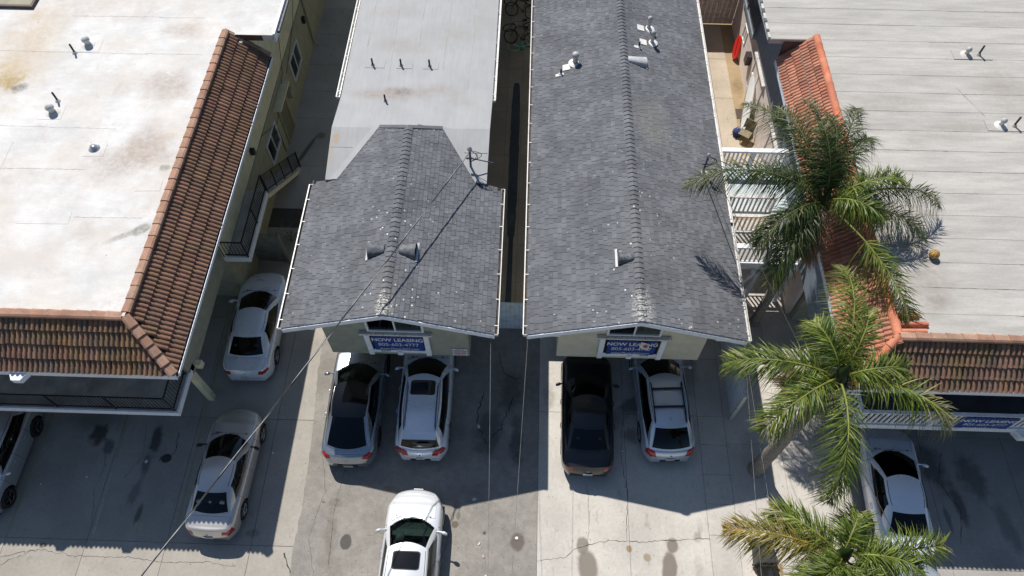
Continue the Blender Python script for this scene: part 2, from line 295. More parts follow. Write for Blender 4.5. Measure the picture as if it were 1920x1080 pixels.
def flatroof_d():
    n = NT('grey_rolled_roofing'); c = n.n('ShaderNodeRGB').outputs[0]; c.default_value = (.48,.462,.43,1)
    c = n.mul(c, n.ramp(n.tone(), 0, 1, .95, 1.04))
    c = n.mul(c, n.ramp(n.noise(1.1, 7, .68, stretch=(.35,2.2,1)), .3, .7, .82, 1.08)); c = n.mul(c, n.ramp(n.noise(12, 4), .3, .7, .96, 1.03))
    c = n.mix(n.ramp(n.noise(.9, 7, .68, stretch=(.5,3.,1)), .54, .74, 0, .5), c, (.33,.3,.265))
    br = (.27,.235,.2)
    c = stains(n, c, [(12.1,12.2,.9,1.4,0,br,.55,.9,.6,1.6),(12.0,14.6,1.0,.5,0,br,.5,.9,.6,1.6),(12.2,11.3,.45,.25,0,(.28,.25,.23),.6,.8,.6,3.),(12.6,19.5,1.6,.6,0,br,.4,.9,.6,1.6),(14.1,18.2,1.6,.5,0,br,.35,.9,.6,1.6),(16.9,20.5,1.0,1.6,0,br,.4,.9,.6,1.6),(13,17.6,.5,.2,0,(.33,.3,.28),.6,.8,.6,3.)])
    n.bump(n.noise(2.2, 4, stretch=(.6,2,1)), .3, .02); return n.set(c, .85, spec=.25)
M['roof_d'] = flatroof_d()
def shingle_mat():
    n = NT('grey_asphalt_shingle'); t = n.tone()
    c = n.mix(t, (.125,.131,.144), (.172,.178,.192)); c = n.mul(c, n.ramp(n.noise(.7, 5), .3, .7, .86, 1.13)); c = n.mul(c, n.ramp(n.noise(1.4, 5, .6, stretch=(.5,2.4,1)), .3, .7, .92, 1.07))
    c = n.mul(c, n.ramp(n.noise(120, 3, .7), .3, .7, .72, 1.3))
    for (x, y, rx, ry, k) in [(4.4,18.9,.75,1.3,.5),(-4.2,11.4,.5,1.2,.25),(3.6,13.6,.6,1.5,.2)]:
        c = n.mix(n.math('MULTIPLY', n.blob(x,y,rx,ry,0,.5,.5,2.), k), c, (.22,.215,.2))
    # bird droppings near the ridges
    v = n.n('ShaderNodeTexVoronoi'); v.inputs['Scale'].default_value = 4.2; n.L(n.pos(), v.inputs['Vector'])
    dot = n.ramp(n.math('ADD', v.outputs['Distance'], n.math('MULTIPLY', n.noise(25, 3), .12)), .175, .20, 1, 0)
    gate = n.ramp(n.noise(.9, 4, .6), .44, .54, 0, 1)
    near = None
    for (x, y, rx, ry) in [(-4.2,12.4,1.2,3.6),(3.55,12.2,1.3,4.6),(-3.0,11,2.6,1.0),(3.6,11.1,3.,.8)]:
        b = n.blob(x,y,rx,ry,0,.8,.3,2.); near = b if near is None else n.math('MAXIMUM', near, b)
    c = n.mix(n.math('MULTIPLY', dot, n.math('MULTIPLY', gate, n.math('ADD', near, .2))), c, (.72,.72,.7))
    # heavy white wash at the two ridge ends
    h = n.math('MAXIMUM', n.blob(-4.2,10.95,.28,.5,0,.5,.5,7.), n.blob(3.55,11.05,.34,.75,0,.6,.5,7.))
    c = n.mix(n.math('MULTIPLY', h, n.ramp(n.noise(16, 5, .7), .46, .58, 0, .8)), c, (.62,.6,.54))
    n.bump(n.noise(150, 2), .3, .003); return n.set(c, .93, spec=.2)
M['shingle'] = shingle_mat()
def tile_mat(name, cols, moss=None, d=None):
    n = NT(name); t = n.tone(); r = n.n('ShaderNodeValToRGB'); n.L(t, r.inputs[0]); e = r.color_ramp.elements
    while len(e) < len(cols): e.new(.5)
    for i, cc in enumerate(cols): e[i].position = i/(len(cols)-1); e[i].color = (*cc, 1)
    c = r.outputs[0]
    if moss: c = n.mix(n.ramp(n.noise(1.1, 6, .7), .44, .6, 0, moss[3]), c, tuple(moss[:3]))
    c = n.mix(n.ramp(n.noise(16, 5, .7), .47, .70, 0, .65), c, d or (.1,.075,.06)); c = n.mul(c, n.ramp(n.noise(2.2, 5, .7), .3, .7, .8, 1.18)); c = n.mul(c, n.ramp(n.noise(45, 3, .6), .3, .7, .82, 1.15))
    n.bump(n.noise(70, 3), .35, .004); return n.set(c, .88, spec=.25)
M['tile_b'] = tile_mat('weathered_brown_roof_tile', [(.31,.165,.12),(.2,.135,.1),(.34,.19,.14),(.235,.165,.125),(.17,.125,.1)], (.26,.165,.06,.5))
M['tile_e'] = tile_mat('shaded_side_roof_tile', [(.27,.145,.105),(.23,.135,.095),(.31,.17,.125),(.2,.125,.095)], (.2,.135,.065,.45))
M['tile_cap'] = tile_mat('brown_ridge_tile', [(.42,.235,.16),(.36,.21,.15),(.46,.28,.2),(.38,.25,.18)], None, (.3,.2,.15))
M['tile_red'] = tile_mat('terracotta_roof_tile', [(.5,.2,.12),(.44,.19,.125),(.56,.26,.17),(.48,.235,.155),(.38,.17,.12)], None, (.33,.19,.14))
M['tile_redcap'] = tile_mat('bright_terracotta_ridge_tile', [(.62,.2,.11),(.58,.21,.12),(.66,.25,.15)], None, (.5,.25,.18))
M['under'] = simple('dark_underlayment', (.05,.038,.032), .95, var=.3)
def palm_mat(name, a, b, tip):
    n = NT(name); t = n.n('ShaderNodeAttribute', attribute_name='tone').outputs['Fac']
    r = n.n('ShaderNodeValToRGB'); n.L(t, r.inputs[0]); e = r.color_ramp.elements
    e[0].position = 0; e[0].color = (*a, 1); e[1].position = .62; e[1].color = (*b, 1)
    for p_, cc in ((.8, tip),(1., (.3,.27,.22))): q = e.new(p_); q.color = (*cc, 1)
    c = r.outputs[0]; s_ = n.set(n.mul(c, n.ramp(n.noise(3,4), .3,.7,.8,1.2)), .45, spec=.4)
    n.b.inputs['Transmission Weight'].default_value = 0
    tr = n.n('ShaderNodeBsdfTranslucent'); n.L(c, tr.inputs[0]); mx = n.n('ShaderNodeMixShader'); mx.inputs[0].default_value = .3
    out = n.t.nodes['Material Output']; n.L(n.b.outputs[0], mx.inputs[1]); n.L(tr.outputs[0], mx.inputs[2]); n.L(mx.outputs[0], out.inputs[0]); return n.mat
M['leaf'] = palm_mat('palm_leaf', (.022,.045,.012), (.085,.125,.028), (.24,.21,.07))
M['leaf_l'] = palm_mat('bright_palm_leaf', (.04,.085,.012), (.24,.30,.045), (.42,.36,.15))
M['leaf_d'] = palm_mat('dead_palm_leaf', (.16,.11,.06), (.26,.19,.11), (.3,.22,.13))
M['leaf_y'] = palm_mat('yellowing_palm_leaf', (.12,.14,.03), (.35,.26,.05), (.5,.3,.06))
def trunk_mat():
    n = NT('ringed_palm_trunk'); w = n.n('ShaderNodeTexWave', bands_direction='Z'); n.L(n.pos(), w.inputs[0]); w.inputs['Scale'].default_value = 2.4; w.inputs['Distortion'].default_value = 1.5
    c = n.mix(n.ramp(w.outputs['Fac'], .2, .8), (.2,.18,.155), (.33,.3,.26)); c = n.mul(c, n.ramp(n.noise(9,6,.7), .3,.7,.7,1.2))
    n.bump(w.outputs['Fac'], .6, .02); return n.set(c, .9, spec=.2)
M['trunk'] = trunk_mat()
# ================================================================ GROUND
g0 = MB().box(-300, 300, -300, 300, -.6, -.06).build('ground', M['base'], kind='structure')
rnd = random.Random(4)
def slabs(name, mat, xs, ys, z1=0., gap=.009, under=True, skip=()):
    """a pavement whose concrete bays are single slabs with recessed joints"""
    u = MB().box(xs[0], xs[-1], ys[0], ys[-1], -.055, z1-.03).build(name, M['crack'] if under is True else under, kind='structure')
    for i in range(len(xs)-1):
        for j in range(len(ys)-1):
            if (i, j) in skip: continue
            x0, x1, y0, y1 = xs[i]+gap/2, xs[i+1]-gap/2, ys[j]+gap/2, ys[j+1]-gap/2; b = .006
            dz = rnd.uniform(-.003, .003); q = MB()
            vs = [(x0,y0,z1-.05),(x1,y0,z1-.05),(x1,y1,z1-.05),(x0,y1,z1-.05),(x0,y0,z1-b),(x1,y0,z1-b),(x1,y1,z1-b),(x0,y1,z1-b),(x0+b,y0+b,z1+dz*.3),(x1-b,y0+b,z1+dz*.3),(x1-b,y1-b,z1+dz*.3),(x0+b,y1-b,z1+dz*.3)]
            q.add(vs, [(0,1,5,4),(1,2,6,5),(2,3,7,6),(3,0,4,7),(4,5,9,8),(5,6,10,9),(6,7,11,10),(7,4,8,11),(8,9,10,11)])
            q.build('slab', mat, u)
    return u
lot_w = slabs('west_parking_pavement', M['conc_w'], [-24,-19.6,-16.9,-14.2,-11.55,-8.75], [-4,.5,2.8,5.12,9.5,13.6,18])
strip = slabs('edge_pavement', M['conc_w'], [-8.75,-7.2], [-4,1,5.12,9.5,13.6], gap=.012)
drive = slabs('driveway_pavement', M['conc_e'], [.65,3.7,6.35], [-4,.5,10.1,14.5], gap=.009)
drive2 = slabs('driveway_side_pavement', M['conc_e'], [6.35,7.3], [-4,1.5,3.9,5.93,6.96,7.97,9.04,10.1,12.4,14.5], gap=.009)
court = slabs('palm_court_pavement', M['conc_p'], [7.3,9.2,11.2], [-4,1,3.2,6.2,9.1,11.7,14.5,19])
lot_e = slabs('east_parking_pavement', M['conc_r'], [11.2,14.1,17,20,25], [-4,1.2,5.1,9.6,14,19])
walk = slabs('side_walk', M['conc_walk'], [-11.2,-6.4], [19.0,21.4,24.3,26.05,27.85,30.1,32.1,34.2,36.5,40])
alley = slabs('alley_walk', M['conc_alley'], [-1.9,-1.05,-.35,.5,1.25], [13.5,15.6,17.4,19.8,22.3,25.0,26.6,27.9,29.3,31.2,33.5,36,40])
yard = slabs('yard_path', M['conc_yard'], [8.35,9.65], [19.4,22.9,26.2,28.9,31.4], gap=.01)
MB().box(5.9, 10.9, 18.9, 31.6, -.058, -.012).build('yard_dirt', M['dirt'], kind='structure')
q = MB(); q.box(6.0, 10.5, 19.42, 22.6, -.012, -.006).build('yard_patio', M['conc_yard'], kind='structure')
MB().box(-11.2, -6.4, 13.6, 18.98, -.055, -.004).build('service_yard', M['asph_b'], kind='structure')
# asphalt driveway with a ragged west edge lying over the concrete
rr = random.Random(2); we = []
yy = -4.
while yy < 14.5:
    we.append((-7.32 - .18*noise.noise(Vector((yy*.5, 1.3, 0))) - .07*noise.noise(Vector((yy*3.1, 4., 0))) - (.35 if yy > 8 else .0)*min(1, (yy-8)/3), yy)); yy += .12
ea = [(.645, 14.5), (.645, -4.)]
q = MB(); q.prism(we + ea, -.05, .004); drv = q.build('asphalt_driveway', M['asph'], kind='structure')
q = MB(); pts = []
for i in range(80):
    a = i/80*2*math.pi; yv = 22.3 + 4.6*math.sin(a); ca = math.cos(a); xv = -.62 + .21*math.copysign(abs(ca)**.35, ca) + .03*noise.noise(Vector((i*.6,0,0))) - .0*yv
    pts.append((xv, yv))
q.prism(pts, -.01, .012).build('asphalt_patch', M['patch'], kind='structure')
q = MB(); q.prism([(-.75,13.6),(-.5,13.6),(-.52,17.9),(-.7,17.9)], -.01, .01).build('asphalt_patch', M['patch'], kind='structure')
def crack(pts, w, parent, seed=1, z=.0055, jit=.05, mat='crack'):
    r = random.Random(seed); P = []
    for a, b in zip(pts[:-1], pts[1:]):
        n = max(2, int((Vector(b)-Vector(a)).length/.09))
        for i in range(n):
            t = i/n; P.append((a[0]+(b[0]-a[0])*t+r.uniform(-jit,jit)*.5, a[1]+(b[1]-a[1])*t+r.uniform(-jit,jit)))
    P.append(pts[-1]); q = MB(); vs = []
    for i, p in enumerate(P):
        a = Vector(P[max(i-1,0)]); b = Vector(P[min(i+1,len(P)-1)]); d = (b-a).normalized(); nn = Vector((-d.y, d.x))*w*r.uniform(.25,1)*.5
        vs += [(p[0]+nn.x,p[1]+nn.y,z),(p[0]-nn.x,p[1]-nn.y,z)]
    q.add(vs, [(2*i,2*i+1,2*i+3,2*i+2) for i in range(len(P)-1)]); return q.build('crack', M[mat], parent)
crack([(-18.5,4.3),(-16.6,4.55),(-15.7,4.78),(-14.4,4.6),(-12.6,4.62),(-11.4,4.5),(-10.2,4.55),(-9.1,4.45)], .015, lot_w, 3, jit=.03)
crack([(-14.8,8.9),(-14.4,7.6),(-14.5,6.8),(-14.2,5.6)], .014, lot_w, 5); crack([(-17.3,4.0),(-16.3,4.5),(-15.7,4.78)], .014, lot_w, 9)
crack([(-13.4,9.2),(-13.2,8.0),(-13.6,7.2)], .016, lot_w, 6); crack([(.66,4.95),(1.5,5.05),(2.0,5.4),(3.0,5.65),(4.0,5.62),(4.9,5.7),(6.0,5.8),(6.34,5.8)], .022, drive, 7, jit=.035)
crack([(2.35,7.4),(2.4,6.3),(2.3,5.5)], .016, drive, 8); crack([(3.65,9.8),(3.55,8.4),(3.72,7.2),(3.6,5.7)], .022, drive, 11); crack([(1.9,4.4),(1.7,3.6)], .02, drive, 12)
crack([(-7.0,8.6),(-6.6,7.0),(-6.9,5.4),(-6.5,4.2)], .016, drv, 13, z=.0065); crack([(-6.0,8.0),(-6.2,6.4),(-6.1,4.6)], .02, drv, 14, z=.0065)
crack([(-5.0,5.6),(-4.4,5.65),(-3.9,5.5)], .014, drv, 15, z=.0065); crack([(-2.1,6.8),(-2.2,5.9),(-2.5,4.7),(-2.45,4.)], .018, drv, 16, z=.0065)
crack([(-1.4,10.8),(-1.6,9.6),(-1.2,8.8),(-.7,9.4),(-.3,10.6)], .05, drv, 17, z=.0065, jit=.1); crack([(-7.6,4.9),(-7.3,4.3)], .05, drv, 18, z=.0065)
crack([(-.9,12.4),(-.6,11.5),(.2,11.2)], .04, drv, 19, z=.0065, jit=.1); crack([(8.7,9.0),(9.6,8.1),(10.2,7.0)], .014, court, 20); crack([(14.8,9),(14.4,8),(14.9,7),(14.6,5.9)], .03, lot_e, 21)
crack([(-12.6,7.9),(-12.1,8.2),(-12.2,8.9)], .03, lot_w, 22, jit=.09)
# worn yellow bay lines and stencilled bay numbers
def worn(name, col, base, thr):
    n = NT(name); c = n.mix(n.ramp(n.noise(7, 6, .75), thr, thr+.08), col, base); return n.set(c, .9)
M['yel'] = worn('worn_yellow_line', (.36,.33,.16), (.33,.31,.28), .47); M['sten'] = worn('worn_stencil_paint', (.42,.39,.25), (.33,.31,.28), .55); M['wht'] = worn('worn_white_line', (.46,.45,.42), (.34,.32,.29), .5)
def pline(x0, y0, x1, y1, w=.09, m='yel', par=lot_w):
    d = Vector((x1-x0, y1-y0)).normalized(); nx, ny = -d.y*w/2, d.x*w/2
    MB().add([(x0+nx,y0+ny,.0045),(x0-nx,y0-ny,.0045),(x1-nx,y1-ny,.0045),(x1+nx,y1+ny,.0045)], [(0,1,2,3)]).build('bay_line', M[m], par)
pline(-16.95,9.7,-16.9,5.3); pline(-14.15,9.8,-14.1,7.9); pline(-14.1,7.4,-14.05,5.3, .06, 'wht'); pline(-11.45,12.4,-11.35,5.3, .08); pline(-11.42,16.5,-11.42,12.6,.08)
text_mesh('bay_number', '9', .34, M['sten'], lot_w, Matrix.Translation((-15.35,5.55,.005)), .012, 0); text_mesh('bay_number', '10', .34, M['sten'], lot_w, Matrix.Translation((-12.65,5.6,.005)), .012, 0)
# drains and manhole-like covers set in the slabs
for x, y in [(-8.95,8.1),(-8.9,6.1)]:
    MB().lathe([(.05,.003),(.065,.006),(.05,.008),(.0,.008)], (x,y,0), 14).build('drain_cap', M['conc_w'], strip)
# ================================================================ small roof pieces
def shingle_slope(parent, xr, zr, xe, ze, y0, y1, seed, inst=150, clip=None, ylim=None):
    """courses of shingle tabs on one slope from ridge (xr,zr) to eave (xe,ze); the tabs nearest the camera are single parts"""
    r = random.Random(seed); d = Vector((xe-xr, 0, ze-zr)); L = d.length; d.normalize(); sgn = 1 if xe > xr else -1
    up = Vector((0,1,0)).cross(d)
    if up.z < 0: up = -up
    ex = .15; n = int(L/ex)+1; stuff = MB(); cand = []
    widths = [.15,.2,.26,.33]
    for i in range(n):
        s0 = i*ex; s1 = min(s0+ex+.03, L+.02); y = y0 - r.uniform(0,.2)
        while y < y1:
            k = r.choice((0,1,1,2,2,3)); w = widths[k]; ya, yb = max(y, y0), min(y+w, y1); y += w
            if yb-ya < .03: continue
            mid = Vector((xr,0,zr)) + d*(s0+ex/2)
            if clip and not clip(mid.x, (ya+yb)/2): continue
            full = abs((yb-ya)-w) < 1e-6 and abs(s1-s0-(ex+.03)) < 1e-6
            h = r.choice((.008,.011,.016)) + r.uniform(0,.003)
            cand.append((ya, i, s0, s1, yb, k, full, h, r.random()))
    cand.sort(key=lambda c: c[0]); cnt = 0; meshes = {}
    def tab(mb, s0, s1, ya, yb, h, t):
        o = Vector((xr,0,zr)); a = o+d*s0; b = o+d*s1; g = .0065
        vs = []
        for p, hh in ((a,.002),(b,h+.004)):
            for yv in (ya+g, yb-g): vs.append(p+up*hh+Vector((0,yv,0)))
        for yv in (ya+g, yb-g): vs.append(b-up*.004+Vector((0,yv,0)))
        for yv in (ya+g, yb-g): vs.append(a-up*.004+Vector((0,yv,0)))
        f = [(0,2,3,1),(2,4,5,3),(0,6,4,2),(1,3,5,7)]
        if sgn < 0: f = [q[::-1] for q in f]
        mb.add(vs, f, 0, t)
    base = Vector((xr,0,zr))
    for (ya, i, s0, s1, yb, k, full, h, t) in cand:
        if full and cnt < inst:
            key = (k, round(h,3))
            if key not in meshes:
                q = MB(); tab(q, 0, ex+.03, 0, widths[k], h, 0.); 
                me = q.mesh('shingle', M['shingle']); me.transform(Matrix.Translation(-base)); meshes[key] = me
            o = link('shingle', meshes[key], parent); o.location = base + d*s0 + Vector((0,ya,0)); cnt += 1
        else: tab(stuff, s0, s1, ya, yb, h, t)
    stuff.build('shingle_field', M['shingle'], parent, kind='stuff')
def ridge_caps(parent, x, z, y0, y1, slope, n_max=200, step=.19, w=.15):
    q = MB(); a = slope*w; vs = []
    prof = [(-w,-a+.012),(-w*.35,-a*.3+.03),(0,.034),(w*.35,-a*.3+.03),(w,-a+.012)]
    L = step+.05
    for yv, dz in ((0,.034),(L,0)): vs += [(px,yv,pz+dz) for px,pz in prof]
    f = [(i,i+1,6+i,5+i) for i in range(4)]; vs += [(px,0,pz-.02) for px,pz in prof]; f += [(10+i,11+i,i+1,i) for i in range(4)]
    q.add(vs, f); me = q.mesh('ridge_cap', M['shingle']); y = y0; k = 0
    while y < y1:
        o = link('ridge_cap', me, parent); o.location = (x, y, z); y += step; k += 1
def gutter(parent, x, y0, y1, z, side, mat='gutter_w', step=.95, debris=True):
    """open half-box gutter along y on the eave; side=+1 gutter lies east of x"""
    q = MB(); w = .12*side
    g = [(x, z-.02),(x, z-.11),(x+w, z-.11),(x+w, z)]
    for a, b in zip(g[:-1], g[1:]):
        q.frame((min(a[0],b[0])-(.004), y0, min(a[1],b[1])-.004), (abs(a[0]-b[0])+.008,0,0), (0,y1-y0,0), (0,0,abs(a[1]-b[1])+.008))
    q.box(x+min(w*1.1,w*.9)-.012 if side<0 else x+w-.012, x+w+.012, y0, y1, z-.006, z+.006)
    o = q.build('gutter', M[mat], parent)
    if debris:
        MB().box(min(x,x+w)+.01, max(x,x+w)-.01, y0+.02, y1-.02, z-.10, z-.075).build('gutter_debris', M['gutter_dirt'], o)
    me = MB().box(min(0,w)-.0, max(0,w), -.012, .012, -.004, .012).mesh('bracket', M[mat]); y = y0+.3
    while y < y1:
        b = link('bracket', me, o); b.location = (x, y, z); y += step
    for yv in (y0, y1): MB().box(min(x,x+w), max(x,x+w), yv-.006, yv+.006, z-.11, z+.002).build('end_cap', M[mat], o)
    return o
TW, TL = .305, .43
def tile_mesh(mat, r=.052, round_=False):
    q = MB(); n = 5; per = TW/2
    prof = []
    for k in range(2):
        c = per*(k+.5)
        prof.append((per*k+.004, 0))
        for j in range(n+1):
            a = math.pi*(1-j/n); prof.append((c+math.cos(a)*r, math.sin(a)*r*(1.0 if not round_ else .9)))
        prof.append((per*(k+1)-.004, 0))
    vs = [(x, 0, z*1.05+.05) for x, z in prof]+[(x, TL, z*.75+.002) for x, z in prof]+[(x, 0, z*.0+.006) for x, z in prof]
    m = len(prof); q.add(vs, [(i,i+1,m+i+1,m+i) for i in range(m-1)], 0, 0., False); q.add(vs, [(2*m+i,2*m+i+1,i+1,i) for i in range(m-1)])
    return q.mesh('roof_tile', mat)
def tile_slope(parent, e0, e1, up, rows, mat, cut0=0., cut1=0., round_=False):
    """e0->e1: eave line; up: vector from eave to ridge. cut: run of the hip (in plan) at either end"""
    e0, e1, up = Vector(e0), Vector(e1), Vector(up); u = (e1-e0).normalized(); L = (e1-e0).length; v = up.normalized(); n = u.cross(v)
    if n.z < 0: n = -n
    q = MB(); a0, a1 = e0, e1; b1 = e1+up-u*cut1; b0 = e0+up+u*cut0
    q.add([a0,a1,b1,b0,a0-n*.05,a1-n*.05,b1-n*.05,b0-n*.05], [(0,1,2,3),(7,6,5,4),(0,4,5,1),(1,5,6,2),(2,6,7,3),(3,7,4,0)])
    o = q.build('tile_roof', M['under'], parent); me = tile_mesh(mat, round_=round_); st = up.length/rows
    rot = Matrix((u, v, n)).transposed().to_3x3() if u.cross(v).dot(n) > 0 else None
    for r_ in range(rows):
        c0 = cut0*(r_+.45)/rows; c1 = cut1*(r_+.45)/rows; x = 0.
        if rot is None: x = 0.
        while x < L - .05:
            if x+TW*.5 > c0 and x+TW*.5 < L-c1:
                t = link('roof_tile', me, o); slip = -.05*rnd.random() if rnd.random() < .06 else rnd.uniform(-.008,.008); s = e0+u*x+v*(st*r_-.03+slip)+n*(.004+rnd.uniform(0,.008))
                mm = Matrix.Identity(4)
                if rot is not None: mm = Matrix.Translation(s) @ rot.to_4x4()
                else:
                    rr_ = Matrix((-u, v, n)).transposed().to_4x4(); mm = Matrix.Translation(s+u*TW) @ rr_
                t.matrix_basis = mm @ Matrix.Rotation(rnd.uniform(-.02,.02), 4, 'Z')
            x += TW
    return o
def cap_row(parent, a, b, w, h, mat, step=.42, round_=False, tip=.02):
    """ridge or hip tiles from a to b, lapping, each one its own piece"""
    a, b = Vector(a), Vector(b); d = (b-a).normalized(); L = (b-a).length; s = d.cross(Vector((0,0,1))).normalized(); n = s.cross(d)
    if n.z < 0: n = -n
    prof = [(-w,-h*.2),(-w*.92,h*.55),(-w*.55,h),(w*.55,h),(w*.92,h*.55),(w,-h*.2)] if not round_ else [(math.cos(math.pi*(1-j/8))*w, math.sin(math.pi*j/8)*h*1.1-.03) for j in range(9)]
    m = len(prof); q = MB(); vs = [(x,0,z+tip) for x,z in prof]+[(x*.9,step+.04,z*.92) for x,z in prof]+[(x*.8,0,z*.7+tip-.02) for x,z in prof]
    q.add(vs, [(i,i+1,m+i+1,m+i) for i in range(m-1)], 0, 0., round_); q.add(vs, [(2*m+i,2*m+i+1,i+1,i) for i in range(m-1)])
    me = q.mesh('ridge_tile', mat); k = max(1, round(L/step)); st = L/k
    rot = Matrix((s if s.cross(d).dot(n) > 0 else -s, d, n)).transposed().to_4x4()
    for i in range(k):
        o = link('ridge_tile', me, parent); o.matrix_basis = Matrix.Translation(a+d*(i*st)+n*rnd.uniform(0,.006)) @ rot @ Matrix.Rotation(rnd.uniform(-.015,.015), 4, 'Z') @ Matrix.Scale(st/step, 4, (0,1,0))
def window(parent, o, u, v, w, h, nrm, frame='white_blind', mull=1, pane='pane', fw=.06, blind=True):
    """window in a wall: o lower-left corner, u along, v up, nrm outward"""
    o, u, v, nr = Vector(o), Vector(u), Vector(v), Vector(nrm); q = MB()
    q.frame(o-u*0-nr*.05, u*w, v*fw, nr*.09); q.frame(o+v*(h-fw)-nr*.05, u*w, v*fw, nr*.09)
    q.frame(o+v*fw-nr*.05, u*fw, v*(h-2*fw), nr*.09); q.frame(o+u*(w-fw)+v*fw-nr*.05, u*fw, v*(h-2*fw), nr*.09)
    win = fixn(q.build('window', M[frame], parent))
    for k in range(mull):
        c = w*(k+1)/(mull+1); MB().frame(o+u*(c-.025)+v*fw-nr*.03, u*.05, v*(h-2*fw), nr*.055).build('mullion', M[frame], win)
    for k in range(mull+1):
        a = fw if k == 0 else w*k/(mull+1)+.025; b = w-fw if k == mull else w*(k+1)/(mull+1)-.025
        MB().frame(o+u*a+v*fw-nr*(.012+.012*(k%2)), u*(b-a), v*(h-2*fw), nr*.006).build('pane', M[pane], win)
        if blind and k % 2 == 1: MB().frame(o+u*a+v*fw-nr*.05, u*(b-a), v*(h-2*fw), nr*.01).build('blind', M['curtain'], win)
    MB().frame(o+u*.01+v*.01-nr*.06, u*(w-.02), v*(h-.02), nr*.004).build('window_recess', M['dark'], win)
    return win
def railing(parent, pts, h=.95, sp=.115, mat='black_metal', post=.05, bal=.014, top=.03, toph=.03, bot=.1, postsp=1.7, flatbal=None, name='railing', posth=0.):
    """railing along base points (x,y,z)"""
    M_ = M[mat]; root = MB(); P = [Vector(p) for p in pts]
    for a, b in zip(P[:-1], P[1:]):
        d = (b-a); L = d.length; u = d.normalized(); s = Vector((-u.y, u.x, 0)).normalized()
        for z in (h-toph, bot):
            tt = toph if z > bot else .03; ww = top if z > bot else .02
            root.frame(a+Vector((0,0,z))-s*ww, d, s*2*ww, Vector((0,0,tt)))
    rl = fixn(root.build(name, M_, parent))
    for a, b in zip(P[:-1], P[1:]):
        d = (b-a); L = d.length; u = d.normalized(); s = Vector((-u.y, u.x, 0)).normalized(); ux = Vector((u.x,u.y,0)).normalized()
        nb = int(L/sp); bw = flatbal or bal
        me = MB().frame(-ux*bw/2-s*bal/2, ux*bw, s*bal, Vector((0,0,h-toph-bot-.03))).mesh('baluster', M_)
        for i in range(1, nb):
            o = link('baluster', me, rl); o.location = a+d*(i/nb)+Vector((0,0,bot+.03))
        np_ = max(1, round(L/postsp)); mp = MB().box(-post/2, post/2, -post/2, post/2, 0, h+.012+posth).mesh('post', M_)
        for i in range(np_+1):
            o = link('post', mp, rl); o.location = a+d*(i/np_)
    return rl
def vent_pipe(parent, x, y, z, h=.38, r=.04, name='vent_pipe', mat='pipe_b', collar='roof_b'):
    o = MB().lathe([(0,h),(r,h),(r,0)], (x,y,z), 10).build(name, M[mat], parent)
    MB().lathe([(r+.07,.004),(r+.05,.03),(r+.008,.09)], (x,y,z), 12).build('flashing', M[collar], o); return o
def cap_vent(parent, x, y, z, r=.105, h=.26, mat='vent_w', collar='roof_a'):
    o = MB().lathe([(0,h+.1),(r*.5,h+.09),(r*1.35,h+.03),(r*1.4,h-.05),(r*1.1,h-.06),(r,h-.06),(r,0)], (x,y,z), 16).build('roof_vent', M[mat], parent)
    MB().lathe([(r+.16,.004),(r+.12,.025),(r+.01,.06)], (x,y,z), 16).build('flashing', M[collar], o); return o
def hood_vent(parent, apex, mouth, r, zs, dirx, mat='galv_d'):
    """half-cone eyebrow vent opening down-slope; apex towards the ridge; zs(x) gives the roof height"""
    ax, y = apex; mx = mouth[0]; q = MB(); n = 14; vs = []
    for k in range(n+1):
        a = math.pi*k/n; vs.append((mx, y+math.cos(a)*r, zs(mx)+math.sin(a)*r*1.05+.0))
    for k in range(n+1):
        a = math.pi*k/n; vs.append((ax, y+math.cos(a)*r*.62, zs(ax)+math.sin(a)*.045+.01))
    q.add(vs, [(k,k+1,n+2+k,n+1+k) for k in range(n)], 0, 0., True)
    o = q.build('hood_vent', M[mat], parent)
    for p_ in o.data.polygons: pass
    q = MB(); vs = [(mx-.03*dirx, y+math.cos(math.pi*k/n)*r*.93, zs(mx)+math.sin(math.pi*k/n)*r*.95) for k in range(n+1)]; q.add(vs, [tuple(range(n+1))]); q.build('opening', M['dark'], o)
    q = MB(); f = zs(mx+.07*dirx)
    q.add([(mx,y-r*1.25,zs(mx)+.03),(mx,y+r*1.25,zs(mx)+.03),(mx+.07*dirx,y+r*1.25,f+.03),(mx+.07*dirx,y-r*1.25,f+.03)], [(0,1,2,3)]); q.build('flashing', M['vent_w'], o)
    return o
# ================================================================ BUILDING A: flat white roof, brown tile skirt (west)
A = wthing('apartment_building', 'cream two storey building with white flat roof and brown tile skirt, at left', 'building', (-17, 22, 0))
AX, AY, RX, RY, EZ, RZ = -10.1, 8.68, -11.42, 9.95, 5.5, 6.6; TE = 22.15
q = MB(); q.prism([(-24,RY+.02),(RX-.03,RY+.02),(RX-.03,TE),(-9.66,TE),(-9.66,40),(-24,40)], 6.3, 6.5)
fr = q.build('flat_roof', M['roof_a'], A)
for y in (11.6, 13.5, 15.4, 17.3, 21, 23):      # laps of the roof membrane
    for xa, xb in ((-18.5+rnd.uniform(-2,2), -15.+rnd.uniform(-.5,1)), (-14.2, -12.2+rnd.uniform(-.5,.5))):
        if rnd.random() < .75: crack([(xa,y),(xb,y+rnd.uniform(-.05,.05))], .022, fr, int(y*7+xb), z=6.503, jit=.015, mat='seam_a')
MB().box(-9.68, -9.6, TE, 40, 6.2, 6.56).build('roof_edge_flashing', M['white_trim'], A)
MB().box(-9.6, -9.5, TE+.3, 40, 6.36, 6.46).build('gutter', M['galv_d'], A)
